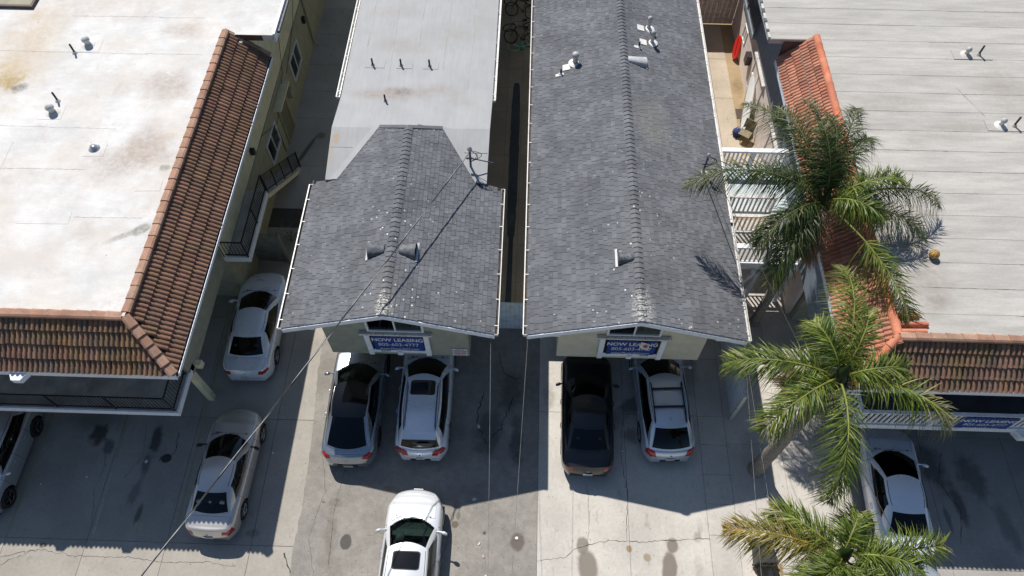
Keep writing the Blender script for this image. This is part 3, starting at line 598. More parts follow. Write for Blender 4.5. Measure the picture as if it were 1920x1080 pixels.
for x, y, w_, d_ in ((-16.8,21.0,.9,.7),(-16.9,17.6,.8,.7),(-14.8,16.0,.7,.6),(-15.9,13.2,1.6,.5),(-18.2,15.2,.9,1.4),(-12.6,14.6,.8,.5)):
    MB().prism([(x,y),(x+w_,y+.03),(x+w_-.03,y+d_),(x+.02,y+d_-.02)], 6.501, 6.507).build('membrane_patch', M['roof_a'], fr)
# opening with a raised brown kerb at the far left
hq = MB(); hq.box(-24,-19.2,23.35,23.45,6.5,6.62); hq.box(-19.3,-19.2,23.45,27,6.5,6.62); hk = hq.build('well_kerb', M['brown_metal'], A)
MB().box(-24,-19.32,23.47,27,6.502,6.51).build('well_floor', M['olive'], hk)
ts = tile_slope(A, (AX-14, AY, EZ), (AX, AY, EZ), (0, RY-AY, RZ-EZ), 4, M['tile_b'], 0, AX-RX)
te = tile_slope(A, (AX, AY, EZ), (AX, TE, EZ), (RX-AX, 0, RZ-EZ), 4, M['tile_e'], RY-AY, 0)
cap_row(ts, (AX-14, RY, RZ+.02), (RX-.1, RY, RZ+.02), .15, .09, M['tile_cap'], .44)
cap_row(te, (RX, RY+.1, RZ+.02), (RX, TE, RZ+.02), .15, .09, M['tile_cap'], .44)
cap_row(ts, (AX+.0, AY-.02, EZ+.05), (RX+.05, RY-.05, RZ+.07), .15, .09, M['tile_cap'], .36, tip=.04)
cap_row(te, (AX+.05, TE+.02, EZ+.05), (RX, TE+.02, RZ+.05), .10, .05, M['tile_cap'], .36)
MB().box(RX, AX, TE-.02, TE+.0, 6.25, 6.5).build('gable_end', M['brown_metal'], A)
# fascia boards, soffit
f = MB(); f.box(AX-14, AX+.04, AY-.06, AY-.01, EZ-.22, EZ+.02); f.build('fascia', M['white_trim'], A)
f = MB(); f.box(AX+.0, AX+.04, AY-.0, TE, EZ-.22, EZ+.02); f.build('fascia', M['white_trim'], A)
MB().box(AX+.042, AX+.11, AY, TE, EZ-.1, EZ-.03).build('eave_gutter', M['dark'], A); MB().box(AX+.111, AX+.13, AY, TE, EZ-.12, EZ+.0).build('gutter_lip', M['white_trim'], A)
MB().box(AX-14, AX-.001, AY+.0, TE, EZ-.24, EZ-.2).build('soffit', M['sage'], A)
for x in (-16.9, -14.7):        # beam ends standing out from the fascia
    q = MB(); q.prism([(x-.27,AY-.061),(x+.27,AY-.061),(x+.13,AY-.3),(x-.13,AY-.3)], EZ-.26, EZ-.06); fixn(q.build('beam_end', M['white_trim'], A))
for x in (-19.1,-16.9,-14.7): MB().box(x-.09,x+.09,AY+.2,9.95,EZ-.44,EZ-.245).build('beam', M['white_trim'], A)
# walls: upper storey stands over the open car port; further back the wall reaches the ground
MB().box(-24, -11.0, 9.96, 10.1, 2.78, EZ-.241).build('wall', M['sage'], A)
MB().box(-11.12, -11.0, 10.1, 14.6, 2.45, EZ-.241).build('wall', M['sage'], A)
MB().box(-11.12, -10.87, 14.6, 40, 2.78, EZ-.241).build('wall', M['cream'], A)
MB().box(-11.12, -10.86, 21.95, 40, EZ-.241, 6.3).build('wall', M['cream'], A)
MB().box(-11.12, -10.85, 14.6, 40, -.05, 2.72).build('wall', M['olive'], A)
MB().box(-11.13, -10.83, 14.6, 40, 2.721, 2.779).build('wall_band', M['olive'], A)
MB().box(-24, -11.13, 14.6, 14.8, -.05, 2.6).build('carport_rear_wall', M['sage'], A)
MB().box(-24, -11.13, 10.0, 14.6, 2.5, 2.62).build('carport_ceiling', M['sage'], A)
for x, y in ((-11.3,10.25),(-16.9,10.3)):
    MB().box(x-.11, x+.11, y-.11, y+.11, -.03, 2.5).build('carport_post', M['cream'], A)
MB().frame((-11.0,10.3,2.42),(.22,0,-.0),(0,.2,0),(0,0,.28)).build('beam_end', M['cream'], A)
# balcony round the front corner
MB().prism([(-24,8.6),(-11.06,8.6),(-11.06,9.955),(-24,9.955)], 2.66, 2.8).build('balcony_deck', M['deck_dark'], A)
f = MB(); f.box(-24,-11.0,8.53,8.59,2.58,2.84); f.build('balcony_fascia', M['white_trim'], A)
MB().box(-11.055,-11.0,8.595,10.3,2.58,2.84).build('balcony_fascia', M['white_trim'], A)
railing(A, [(-20.6,8.62,2.84),(-11.12,8.62,2.84),(-11.12,9.9,2.84)], h=.95, sp=.115, post=.045, bal=.016, top=.022, toph=.03, postsp=1.87)
# far wall furniture
window(A, (-10.83,20.5,1.0), (0,1,0), (0,0,1), 1.5, 1.15, (1,0,0)); window(A, (-10.83,25.5,1.05), (0,1,0), (0,0,1), 1.6, 1.15, (1,0,0))
dq = MB().box(-10.85,-10.8,22.75,23.75,.0,2.1).build('door', M['olive_door'], A); MB().lathe([(.02,0),(.035,.05),(0,.07)], (-10.8,22.85,1.0), 8, 'x').build('handle', M['chrome'], dq)
f = MB(); f.box(-10.85,-10.78,22.66,22.745,0,2.2); f.box(-10.85,-10.78,23.755,23.84,0,2.2); f.box(-10.85,-10.78,22.745,23.755,2.105,2.2); f.build('door_frame', M['olive'], dq)
MB().box(-10.85,-10.5,22.3,24.1,2.35,2.43).build('door_canopy', M['cream'], A); MB().box(-10.85,-10.62,24.2,24.45,1.3,1.75).build('meter_box', M['olive'], A)
for y in (19.25, 28.6):
    w_ = MB().box(-10.87,-10.7,y-.09,y+.09,3.15 if y < 20 else 1.9,3.4 if y < 20 else 2.2).build('wall_lamp', M['black_metal'], A)
MB().tube([(-10.8,29.2,5.4),(-10.8,29.2,.25),(-10.6,29.2,.06)], .04, 8).build('downpipe', M['olive'], A)
MB().tube([(-10.82,31.0,5.6),(-10.8,27.2,2.9),(-10.8,24.8,2.2)], .012, 5).build('cable', M['wire_d'], A); MB().tube([(-10.82,26.2,5.2),(-10.8,24.4,2.6),(-10.8,22.2,1.8),(-10.8,20.4,2.9)], .012, 5).build('cable', M['wire_d'], A)
MB().tube([(-10.83,22.1,0.1),(-10.81,22.1,1.6),(-10.81,21.7,1.6)], .018, 5).build('conduit', M['galv_d'], A)
# stair landing and stair on the east side
bd = MB().box(-10.98,-10.94,14.75,15.7,2.8,4.75).build('door', M['blue_door'], A)
for z0 in (2.95,3.65,4.2):
    for y0 in (14.85,15.27): MB().box(-10.94,-10.925,y0,y0+.33,z0,z0+.45).build('door_panel', M['blue_door'], bd)
MB().box(-10.86,-10.1,14.64,17.7,2.62,2.76).build('landing', M['deck_dark'], A)
f = MB(); f.box(-11.0,-10.04,14.58,14.635,2.52,2.8); f.build('landing_fascia', M['white_trim'], A); MB().box(-10.095,-10.04,14.64,17.7,2.52,2.8).build('landing_fascia', M['white_trim'], A)
st = MB(); 
for k in range(13):
    z = 2.62-.2*(k+1)+.02; y = 17.72+k*.27
    MB().box(-10.83,-10.06,y,y+.29,z-.05,z).build('stair_tread', M['white_old'], A)
st.frame((-10.12,17.7,2.35),(0,3.5,-2.55),(.05,0,0),(0,0,.2)); st.frame((-10.84,17.7,2.35),(0,3.5,-2.55),(.05,0,0),(0,0,.2)); fixn(st.build('stair_stringer', M['cream'], A))
railing(A, [(-10.95,14.62,2.8),(-10.07,14.62,2.8),(-10.07,17.7,2.8)], h=.9, sp=.115, post=.045, bal=.016, top=.022, postsp=1.55)
railing(A, [(-10.03,17.72,2.7),(-10.03,21.2,.15)], h=.95, sp=.115, post=.045, bal=.016, top=.022, postsp=1.0)
for x, y in ((-16.4,21.4),(-16.48,17.95)): cap_vent(A, x, y, 6.5)
MB().lathe([(0,.14),(.1,.13),(.12,.06),(.18,.02),(.2,.004)], (-14.5,16.35,6.5), 12).build('roof_vent', M['galv'], A)
for x, y in ((-16.75,20.95),(-16.5,18.5)): vent_pipe(A, x, y, 6.5, .4, .035, collar='roof_a')
# ================================================================ BUILDING B: shingle gable in front, pale flat roof behind
B = wthing('apartment_building', 'narrow building, short shingle gable in front of its pale flat roof, second from left', 'building', (-4.2, 20, 0))
BX, BZ, BE, SL = -4.2, 6.0, 4.95, 1.05/3.32
bl, br, bf = -7.5, -.88, 10.6
yb = 18.5
def clipB(x, y): return not (y > 16.35 and abs(x-BX) > 2.46 - (y-16.35)*(2.42-1.12)/(yb-16.35)) and y < 18.16+.30*abs(x-BX)
zB = lambda x: BZ-SL*abs(x-BX)
for xe, sd in ((bl, 1), (br, 2)):
    q = MB(); e = .02; far = yb
    q.add([(BX,bf,BZ-.012),(xe,bf,zB(xe)-.012),(xe,16.35,zB(xe)-.012),(BX+math.copysign(2.42,xe-BX),16.35,BZ-SL*2.42-.012),(BX+math.copysign(1.12,xe-BX),far,BZ-SL*1.12-.012),(BX,18.16,BZ-.012)], [(0,1,2,3,4,5) if xe > BX else (5,4,3,2,1,0)])
    q.v += [(x,y,z-.1) for x,y,z in q.v[:6]]; q.f.append(tuple(range(6,12))); q.m.append(0); q.t.append(0); q.sm.append(False)
    for k in range(6): q.f.append((k,(k+1)%6,6+(k+1)%6,6+k)); q.m.append(0); q.t.append(0); q.sm.append(False)
    rs = fixn(q.build('shingle_roof', M['under'], B))
    shingle_slope(rs, BX, BZ, xe, zB(xe), bf-.02, yb+.0, sd, 150, clipB)
ridge_caps(rs, BX, BZ, bf-.03, yb-.5, SL)
# rake boards at the gable front
for xe in (bl, br):
    s = 1 if xe > BX else -1
    q = MB(); q.frame((BX,bf-.05,BZ-.23),(xe-BX,0,zB(xe)-BZ),(0,.05,0),(0,0,.2)); fixn(q.build('rake_board', M['white_trim'], B))
gutter(B, bl+.01, bf-.02, 16.3, BE+.02, -1); gutter(B, br-.01, bf-.02, 16.3, BE+.02, 1)
for s in (-1, 1):       # pale membrane flashing lapped over the cut edge of the shingles
    q = MB(); a0, a1 = Vector((BX+s*2.40,16.33,zB(BX+2.40)+.026)), Vector((BX+s*1.10,yb,zB(BX+1.10)+.026)); w_ = Vector((s*.26,0,-.26*SL*.35)); q.add([a0,a1,a1+w_,a0+w_], [(0,1,2,3) if s < 0 else (3,2,1,0)]); q.build('valley_flashing', M['roof_b'], B)
    q = MB(); b0, b1 = Vector((BX+s*1.14,yb-.10,BZ-.44)), Vector((BX,18.06,BZ-.06)); q.frame(b0, b1-b0, (0,.14,0), (0,0,.11)); fixn(q.build('ridge_cap', M['shingle'], rs))
# pale flat roof with its sloping front
q = MB(); q.add([(-7.05,40,5.55),(-1.36,40,5.55),(-1.36,20.1,5.52),(-1.38,18.5,5.62),(-1.4,16.33,5.22),(-7.02,16.33,5.22),(-7.04,18.42,5.62),(-6.98,20.1,5.52)], [])
top = q.v[:]; q = MB(); q.add(top+[(x,y,z-.16) for x,y,z in top], [(0,1,2,7),(7,2,3,6),(6,3,4,5),(8,9,10,15),(15,10,11,14),(14,11,12,13)]+[(k,(k+1)%8,8+(k+1)%8,8+k) for k in range(8)])
# cut away where the gable rises through it: the gable planes simply stand above this sheet
rb = fixn(q.build('flat_roof', M['roof_b'], B))
def seamline(x0, y0, x1, y1, zf, seed): crack([(x0,y0),(x1,y1)], .02, rb, seed, z=zf, jit=.006, mat='galv_d')
for x, ya, yb_ in ((-6.35,22.8,26.5),(-5.35,21,30),(-4.35,22.5,30),(-3.3,21.5,27),(-2.3,20.6,28)): 
    q = MB(); n_ = 10; vs = []
    for i in range(n_+1):
        y = ya+(yb_-ya)*i/n_; xx = x+noise.noise(Vector((y*.7,x,0)))*.05; z = 5.522+(y-20.1)*.0015+.003; vs += [(xx-.011,y,z),(xx+.011,y,z)]
    q.add(vs, [(2*i,2*i+1,2*i+3,2*i+2) for i in range(n_)]); q.build('membrane_seam', M['deck_dark'], rb)
for x0, x1, y, z in ((-7.0,-6.2,17.6,5.46),(-2.3,-1.42,17.5,5.44)): MB().frame((x0,y,z),(x1-x0,0,0),(0,.018,.004),(0,0,.004)).build('membrane_seam', M['galv_d'], rb)
for x, y in ((-6.02,21.75),(-4.93,21.75),(-3.84,21.75),(-5.3,19.85)): vent_pipe(B, x, y, 5.5, .34, .035)
for x0, y0, w_, d_ in ((-6.3,21.6,.75,.35),(-5.1,21.6,.6,.3),(-4.1,21.6,.6,.4)): MB().box(x0,x0+w_,y0,y0+d_,5.516,5.534).build('membrane_patch', M['roof_b'], rb)
gutter(B, -7.04, 20.05, 40, 5.5, -1, debris=False); gutter(B, -1.37, 20.05, 40, 5.5, 1, debris=False)
MB().box(-6.98,-1.42,16.36,16.4,4.9,5.06).build('roof_edge_shade', M['dark'], B)  # dark strip standing in for the shade below the flat roof's front edge
# walls
def gable_wall(par, x0, x1, y, zb, xr, zr, sl, mat, t=.14):
    q = MB(); pr = [(x0,zb),(x1,zb),(x1,zr-sl*abs(x1-xr)-.13),(xr,zr-.13),(x0,zr-sl*abs(x0-xr)-.13)]
    q.add([(x,y,z) for x,z in pr]+[(x,y+t,z) for x,z in pr], [(0,1,2,3,4),(9,8,7,6,5)]+[(k,(k+1)%5,5+(k+1)%5,5+k) for k in range(5)]); return fixn(q.build('wall', M[mat], par))
gable_wall(B, -6.52, -1.8, 11.12, 2.3, BX, BZ, SL, 'sage_b')
for x in (-6.52, -1.94): MB().box(x, x+.14, 11.265, 40, 2.3, 4.86).build('wall', M['sage_b'], B)
for x in (-6.52, -1.94): MB().box(x, x+.14, 13.4, 40, -.05, 2.299).build('wall', M['sage'], B)
MB().box(-6.37,-1.95,13.4,13.54,-.05,2.299).build('carport_rear_wall', M['sage'], B)
MB().box(-6.37,-1.95,11.27,40,2.3,2.42).build('floor_slab', M['sage'], B)
MB().box(-7.46,-6.525,10.68,16.3,4.74,4.8).build('soffit', M['white_trim'], B); MB().box(-1.795,-.9,10.68,16.3,4.74,4.8).build('soffit', M['white_trim'], B)
def gable_front(par, x0, x1, y, zsill, ztop, sx0, sx1):
    T = 3.84
    window(par, (x0,y,zsill), (1,0,0), (0,0,1), x1-x0, ztop-zsill, (0,-1,0), mull=1, fw=.07)
    # planter-like sill frame that carries the banner
    q = MB(); q.box(sx0-.12, sx1+.12, y-.13, y-.0, T+.05, T+.14); sh = q.build('window_box_shelf', M['white_old'], par)
    q = MB(); q.box(sx0, sx0+.17, y-.1, y-.002, 2.46, T+.045); q.build('window_box_upright', M['white_trim'], sh); MB().box(sx1-.17, sx1, y-.1, y-.002, 2.46, T+.045).build('window_box_upright', M['white_trim'], sh)
    MB().box((sx0+sx1)/2-.09, (sx0+sx1)/2+.09, y-.1, y-.002, 2.46, 2.66).build('window_box_upright', M['white_trim'], sh)
    MB().box(sx0+.171, sx1-.171, y-.05, y-.002, 2.56, 2.76).build('window_box_rail', M['white_trim'], sh)
    MB().box(sx0+.171, sx1-.171, y-.035, y-.002, 2.761, T-.08).build('window_box_screen', M['dark'], sh)
    MB().box(sx0+.171, sx1-.171, y-.06, y-.002, T-.079, T+.045).build('window_box_rail', M['white_trim'], sh)
gable_front(B, -5.05, -3.2, 11.1, 4.0, 5.0, -5.2, -3.08)
text_mesh('house_number', '6647', .17, M['ink'], B, Matrix.Translation((-4.62,11.045,2.66)) @ Matrix.Rotation(math.pi/2, 4, 'X'), .0)
def lamp(par, x, y, z):
    o = MB().box(x-.06,x+.06,y-.05,y,z-.04,z+.06).build('flood_lamp', M['black_metal'], par)
    MB().lathe([(.02,0),(.06,.05),(.07,.12),(0,.12)], (x,y-.12,z-.04), 10, 'y').build('lamp_head', M['black_metal'], o)
lamp(B, -5.95, 11.1, 4.45)
# conical hood vents either side of the ridge
for s in (-1, 1): hood_vent(B, (BX+s*.24, 13.0), (BX+s*.76, 13.0), .29, lambda x: zB(x)+.01, s)
# service mast with its loops, guy and brace
def mast(par, x, y, z0, h, sc=1., fl='galv'):
    o = MB().tube([(x,y,z0),(x,y,z0+h)], .04*sc, 10).build('service_mast', M['galv_d'], par)
    MB().lathe([(.045*sc,0),(.08*sc,.02),(.085*sc,.08),(.05*sc,.14),(0,.16)], (x,y,z0+h), 10).build('weather_head', M['galv'], o)
    MB().lathe([(.2*sc,.02),(.12*sc,.05),(.05*sc,.14)], (x,y,z0-.02), 12).build('flashing', M[fl], o)
    r = random.Random(int(x*10))
    for k in range(3):
        p = [(x+.02,y-.05,z0+h+.05)]; a = r.uniform(-.6,.9)
        for i in range(1,9):
            t = i/8; p.append((x+math.sin(t*math.pi)*(.26+.08*k)*sc*math.cos(a), y-.05-math.sin(t*math.pi)*.2*math.sin(a)*sc, z0+h+.05-t*.62*h+math.sin(t*math.pi)*.12))
        MB().tube(p, .011, 5).build('cable_loop', M['wire_d'], o)
    q = MB(); q.box(x-.14*sc,x+.1*sc,y-.03,y+.03,z0+h*.55,z0+h*.62); q.build('clevis', M['galv_d'], o); return o
mo = mast(B, -1.98, 16.95, 5.25, .95)
MB().tube([(-1.95,16.95,5.8),(-1.2,16.98,5.55)], .022, 6).build('brace', M['galv_d'], mo)
# ================================================================ BUILDING C: long grey shingle gable
Cb = wthing('apartment_building', 'long narrow building under one long grey shingle gable roof, in the middle right', 'building', (3.55, 22, 0))
CX = 3.52; cl, cr, cf, cb = .12, 6.9, 10.62, 40; SC = 1.05/3.39; zC = lambda x: BZ-SC*abs(x-CX)
for xe, sd in ((cl, 11), (cr, 12)):
    q = MB(); pp = [(CX,cf,BZ-.012),(xe,cf,zC(xe)-.012),(xe,cb,zC(xe)-.012),(CX,cb,BZ-.012)]; q.add(pp+[(x,y,z-.1) for x,y,z in pp], [(0,1,2,3),(4,5,6,7)]+[(k,(k+1)%4,4+(k+1)%4,4+k) for k in range(4)])
    rs = fixn(q.build('shingle_roof', M['under'], Cb)); shingle_slope(rs, CX, BZ, xe, zC(xe), cf-.02, cb-4, sd, 150)
    q = MB(); q.frame((CX,cf-.05,BZ-.23),(xe-CX,0,zC(xe)-BZ),(0,.05,0),(0,0,.2)); fixn(q.build('rake_board', M['white_trim'], Cb))
ridge_caps(rs, CX, BZ, cf-.03, 36, SC)
gutter(Cb, cl+.01, cf-.02, 40, BE+.02, -1); gutter(Cb, cr-.01, cf-.02, 15.1, BE+.02, 1, 'white_old', debris=False); gutter(Cb, cr-.01, 15.1, 40, BE+.02, 1, debris=False)
gable_wall(Cb, 1.16, 5.98, 11.22, 2.3, CX, BZ, SC, 'cream_c')
for x in (1.16, 5.84):
    MB().box(x, x+.14, 11.365, 40, 2.3, 4.86).build('wall', M['cream_c'], Cb); MB().box(x, x+.14, 13.4, 40, -.05, 2.299).build('wall', M['sage' if x < 2 else 'pink'], Cb)
MB().box(1.31,5.83,13.4,13.54,-.05,2.299).build('carport_rear_wall', M['sage'], Cb)
MB().box(1.31,5.83,11.37,40,2.3,2.42).build('floor_slab', M['sage'], Cb)
MB().box(.16,1.155,10.68,40,4.74,4.8).build('soffit', M['white_trim'], Cb); MB().box(5.985,6.86,10.68,40,4.74,4.8).build('soffit', M['white_trim'], Cb)
gable_front(Cb, 2.7, 4.45, 11.2, 4.0, 5.0, 2.52, 4.68)
text_mesh('house_number', '6649', .15, M['ink'], Cb, Matrix.Translation((4.1,11.145,2.66)) @ Matrix.Rotation(math.pi/2, 4, 'X'), .0)
lamp(Cb, 5.3, 11.2, 4.4)
hood_vent(Cb, (CX-.12, 12.95), (CX-.62, 12.95), .27, lambda x: zC(x)+.01, -1); hood_vent(Cb, (CX+.15, 21.9), (CX+.85, 21.9), .24, lambda x: zC(x)+.01, 1, 'vent_w')
for x, y, h, r in ((1.72,22.2,.42,.1),(4.7,23.2,.5,.07),(4.62,24.0,.5,.07)): cap_vent(Cb, x, y, zC(x), r, h, collar='gutter_w')
for x, y in ((1.18,21.75),(4.15,22.75)):
    vent_pipe(Cb, x, y, zC(x), .25, .035, collar='gutter_w'); MB().frame((x-.2,y-.1,zC(x-.2)+.02),(.3,0,.3*SC if x<CX else -.3*SC),(0,.12,0),(0,0,.012)).build('flashing', M['gutter_w'], Cb)
for x, y in ((1.55,22.05),(4.5,23.1),(4.45,23.9)): MB().frame((x-.3,y-.15,zC(x-.3)+.02),(.28,0,.28*SC if x<CX else -.28*SC),(0,.3,0),(0,0,.012)).build('flashing', M['gutter_w'], Cb)
mast(Cb, 6.15, 17.1, 5.15, .85, .9, 'gutter_w')
# ================================================================ BUILDING D: grey flat roof, red tile skirt west, brown tile skirt south
D = wthing('apartment_building', 'building with grey flat roof and red and brown tile skirts, at right behind the palms', 'building', (17, 22, 0))
DX, DY, DRX, DRY = 9.5, 8.93, 10.62, 10.0; DT = 22.6
base = MB().prism([(DRX+.02,DRY+.02),(26,DRY+.02),(26,40),(8.75,40),(8.95,DT+.05),(DRX+.02,DT+.05)], 6.2, 6.4).build('flat_roof_deck', M['roof_d'], D)
yy = DRY+.03; k = 0
while yy < 34:      # lapped strips of rolled roofing, each its own sheet
    y1 = min(yy+.905, 34); x0 = DRX+.03 if yy < DT-.3 else 9.02; q = MB(); n_ = 26; vs = []
    for i in range(n_+1):
        x = x0+(25.9-x0)*i/n_; wv = noise.noise(Vector((x*.9, k*3.1, 0)))*.018
        vs += [(x, yy-.03+wv, 6.411+.002*noise.noise(Vector((x*2,k,5)))), (x, y1+wv*.2, 6.404), (x, yy-.03+wv, 6.401)]
    q.add(vs, [(3*i,3*i+3,3*i+4,3*i+1) for i in range(n_)]+[(3*i+2,3*i+5,3*i+3,3*i) for i in range(n_)]); q.build('roofing_sheet', M['roof_d'], D); yy = y1; k += 1
    # dark bitumen showing in stretches of each lap
    r = random.Random(k); x = x0+r.uniform(0,1.5)
    while x < 22:
        l = r.uniform(.4,3.2)
        if r.random() < .62: crack([(x,yy-.036),(x+l,yy-.036)], .015, base, k*31+int(x), z=6.4125, jit=.006, mat='seam_d')
        x += l+r.uniform(.3,1.8)
tw = tile_slope(D, (DX,DT,EZ), (DX,DY,EZ), (DRX-DX,0,RZ-EZ), 5, M['tile_red'], 0, DRY-DY, round_=True)
tsd = tile_slope(D, (DX,DY,EZ), (25,DY,EZ), (0,DRY-DY,RZ-EZ), 4, M['tile_b'], DRX-DX, 0)
cap_row(tw, (DRX,DT,RZ), (DRX,DRY+.1,RZ), .14, .13, M['tile_redcap'], .42, round_=True, tip=.012); cap_row(tw, (DX,DY,EZ+.03), (DRX,DRY,RZ+.03), .13, .12, M['tile_redcap'], .4, round_=True)
cap_row(tsd, (DRX,DRY,RZ+.01), (25,DRY,RZ+.01), .14, .09, M['tile_cap'], .44); cap_row(tw, (DX,DT+.0,EZ+.05), (DRX,DT+.0,RZ+.03), .08, .04, M['tile_red'], .4)
MB().box(DX,DRX,DT+.001,DT+.03,5.4,6.3).build('gable_end', M['brown_metal'], D)
for i, (y, w_) in enumerate(((10.25,.75),(10.5,.85),(10.78,.65))): MB().tube([(DRX+.15,y,6.46),(DRX+.15+w_,y+.02,6.46)], .085, 10).build('loose_tile', M['tile_redcap'], D)
MB().box(9.44,9.5,DY-.06,DT,EZ-.2,EZ+.03).build('fascia', M['white_trim'], D); MB().box(9.5,25,DY-.06,DY-.01,EZ-.22,EZ+.02).build('fascia', M['white_trim'], D)
MB().box(9.51,25,DY,DRY+.2,EZ-.26,EZ-.221).build('soffit', M['white_trim'], D)
MB().box(10.55,25,10.6,10.75,2.66,5.3).build('wall', M['bluegrey'], D)
MB().box(9.95,10.1,10.76,18.9,2.7,5.5).build('wall', M['bluegrey'], D); MB().box(10.1,10.3,18.9,40,2.75,6.19).build('wall', M['bluegrey'], D)
MB().box(10.25,10.4,14.5,40,-.05,2.6).build('wall', M['pink'], D); MB().box(10.41,25,14.2,14.4,-.05,2.5).build('carport_rear_wall', M['sage'], D)
MB().box(10.56,25,8.95,14.4,2.5,2.68).build('balcony_deck', M['deck_d2'], D)
MB().box(10.5,25,8.86,8.94,2.5,2.78).build('balcony_fascia', M['white_rail'], D); MB().box(10.48,10.555,8.95,11.0,2.5,2.78).build('balcony_fascia', M['white_rail'], D)
railing(D, [(10.56,8.92,2.79),(25,8.92,2.79)], h=.95, sp=.17, mat='white_rail', post=.12, bal=.035, flatbal=.075, top=.055, toph=.045, bot=.06, postsp=2.45)
railing(D, [(10.53,10.9,2.79),(10.53,8.99,2.79)], h=.95, sp=.17, mat='white_rail', post=.1, bal=.035, flatbal=.075, top=.055, toph=.045, bot=.06, postsp=2)
for x in (18.6,): MB().box(x-.09,x+.09,9.0,9.18,-.03,2.499).build('carport_post', M['white_rail'], D)
for x in (16.2,): 
    q = MB(); q.prism([(x-.25,DY-.061),(x+.25,DY-.061),(x+.12,DY-.25),(x-.12,DY-.25)], EZ-.3, EZ-.1); fixn(q.build('beam_end', M['white_trim'], D))
q = MB(); q.prism([(15.75,8.859),(16.35,8.859),(16.2,8.62),(15.9,8.62)], 2.4, 2.7); fixn(q.build('beam_end', M['white_rail'], D))
# west face by the yard: upper walkway edge, windows with awnings
MB().box(9.95,10.24,27.2,31,2.62,2.78).build('walkway_deck', M['bluegrey'], D)
railing(D, [(10.0,27.25,2.78),(10.0,31,2.78)], h=.95, sp=.17, mat='galv_d', post=.08, bal=.03, flatbal=.05, top=.04, postsp=2.1)
window(D, (10.25,29.4,1.0),(0,-1,0),(0,0,1),.7,.75,(-1,0,0)); window(D, (10.25,26.6,.5),(0,-1,0),(0,0,1),2.0,1.7,(-1,0,0)); window(D, (10.25,22.2,.4),(0,-1,0),(0,0,1),1.9,1.8,(-1,0,0))
for y in (24.5, 20.2): MB().box(10.1,10.24,y,y+2.2,2.28,2.36).build('awning_rail', M['white_old'], D)
MB().box(10.0,10.24,27.1,27.5,1.2,1.7).build('meter_box', M['bike'], D); MB().box(8.9,8.98,DT+.1,40,6.3,6.46).build('roof_edge_flashing', M['white_old'], D)
for i in range(20): MB().box(8.86,8.98,23+i*.55,23.12+i*.55+rnd.uniform(0,.1),6.461,6.49).build('flashing_scrap', M['galv_d'], D)
for x, y in ((16.05,22.0),(16.2,18.45)):
    cap_vent(D, x, y, 6.42, .07, .25); vent_pipe(D, x+.45, y, 6.42, .42, .035, collar='roof_d'); MB().box(x-.5,x+.9,y-.25,y+.25,6.422,6.43).build('membrane_patch', M['roof_d'], D)
crack([(15.8,18.9),(15.2,20.3)], .018, base, 77, z=6.414, jit=.02, mat='seam_d')
# ================================================================ upper walkway bridge between C and D
K = wthing('walkway_bridge', 'white railed upper walkway bridge between grey shingle roof and red tiles', 'bridge', (8.8, 17, 0))
MB().box(7.35,9.94,17.25,19.42,2.68,2.82).build('deck', M['deck_pale'], K); MB().box(7.35,9.94,14.95,16.25,2.68,2.82).build('deck', M['deck_dark'], K); MB().box(9.2,9.94,16.25,17.25,2.68,2.82).build('deck', M['deck_pale'], K)
MB().box(7.3,9.94,14.86,14.945,2.5,2.84).build('edge_beam', M['white_rail'], K); MB().box(7.3,9.94,19.425,19.5,2.5,2.84).build('edge_beam', M['white_rail'], K)
MB().box(7.26,7.345,14.95,19.42,2.5,2.84).build('edge_beam', M['white_rail'], K); MB().box(7.35,9.2,16.255,16.3,2.6,2.84).build('edge_beam', M['white_rail'], K)
kw = dict(h=.98, sp=.16, mat='white_rail', post=.1, bal=.03, flatbal=.07, top=.07, toph=.05, bot=.08, postsp=1.35)
railing(K, [(7.42,14.93,2.83),(9.9,14.93,2.83)], **kw); railing(K, [(7.42,19.4,2.83),(9.9,19.4,2.83)], **kw); railing(K, [(7.35,15.1,2.83),(7.35,19.3,2.83)], **kw)
railing(K, [(7.5,16.32,2.83),(9.15,16.32,2.83)], **{**kw, 'mat':'white_old'}); railing(K, [(7.5,17.2,2.83),(9.15,17.2,2.83)], **{**kw, 'mat':'white_old'})
MB().box(7.06,7.36,14.9,19.45,3.83,3.89).build('cap_board', M['white_rail'], K)
MB().box(7.37,9.94,14.83,15.03,3.83,3.88).build('cap_board', M['white_rail'], K); MB().box(7.37,9.94,19.3,19.5,3.83,3.88).build('cap_board', M['white_rail'], K)
for x in (7.4, 8.65, 9.85): MB().box(x-.07,x+.07,14.98,15.12,-.03,2.5).build('post', M['white_rail'], K)
for x in (8.3, 9.3): MB().box(x-.05,x+.05,14.75,14.855,2.4,2.6).build('joist_end', M['white_rail'], K)
q = MB(); q.frame((8.6,14.98,2.4),(-.9,0,-2.35),(0,.12,0),(.14,0,0)); fixn(q.build('brace', M['white_rail'], K))
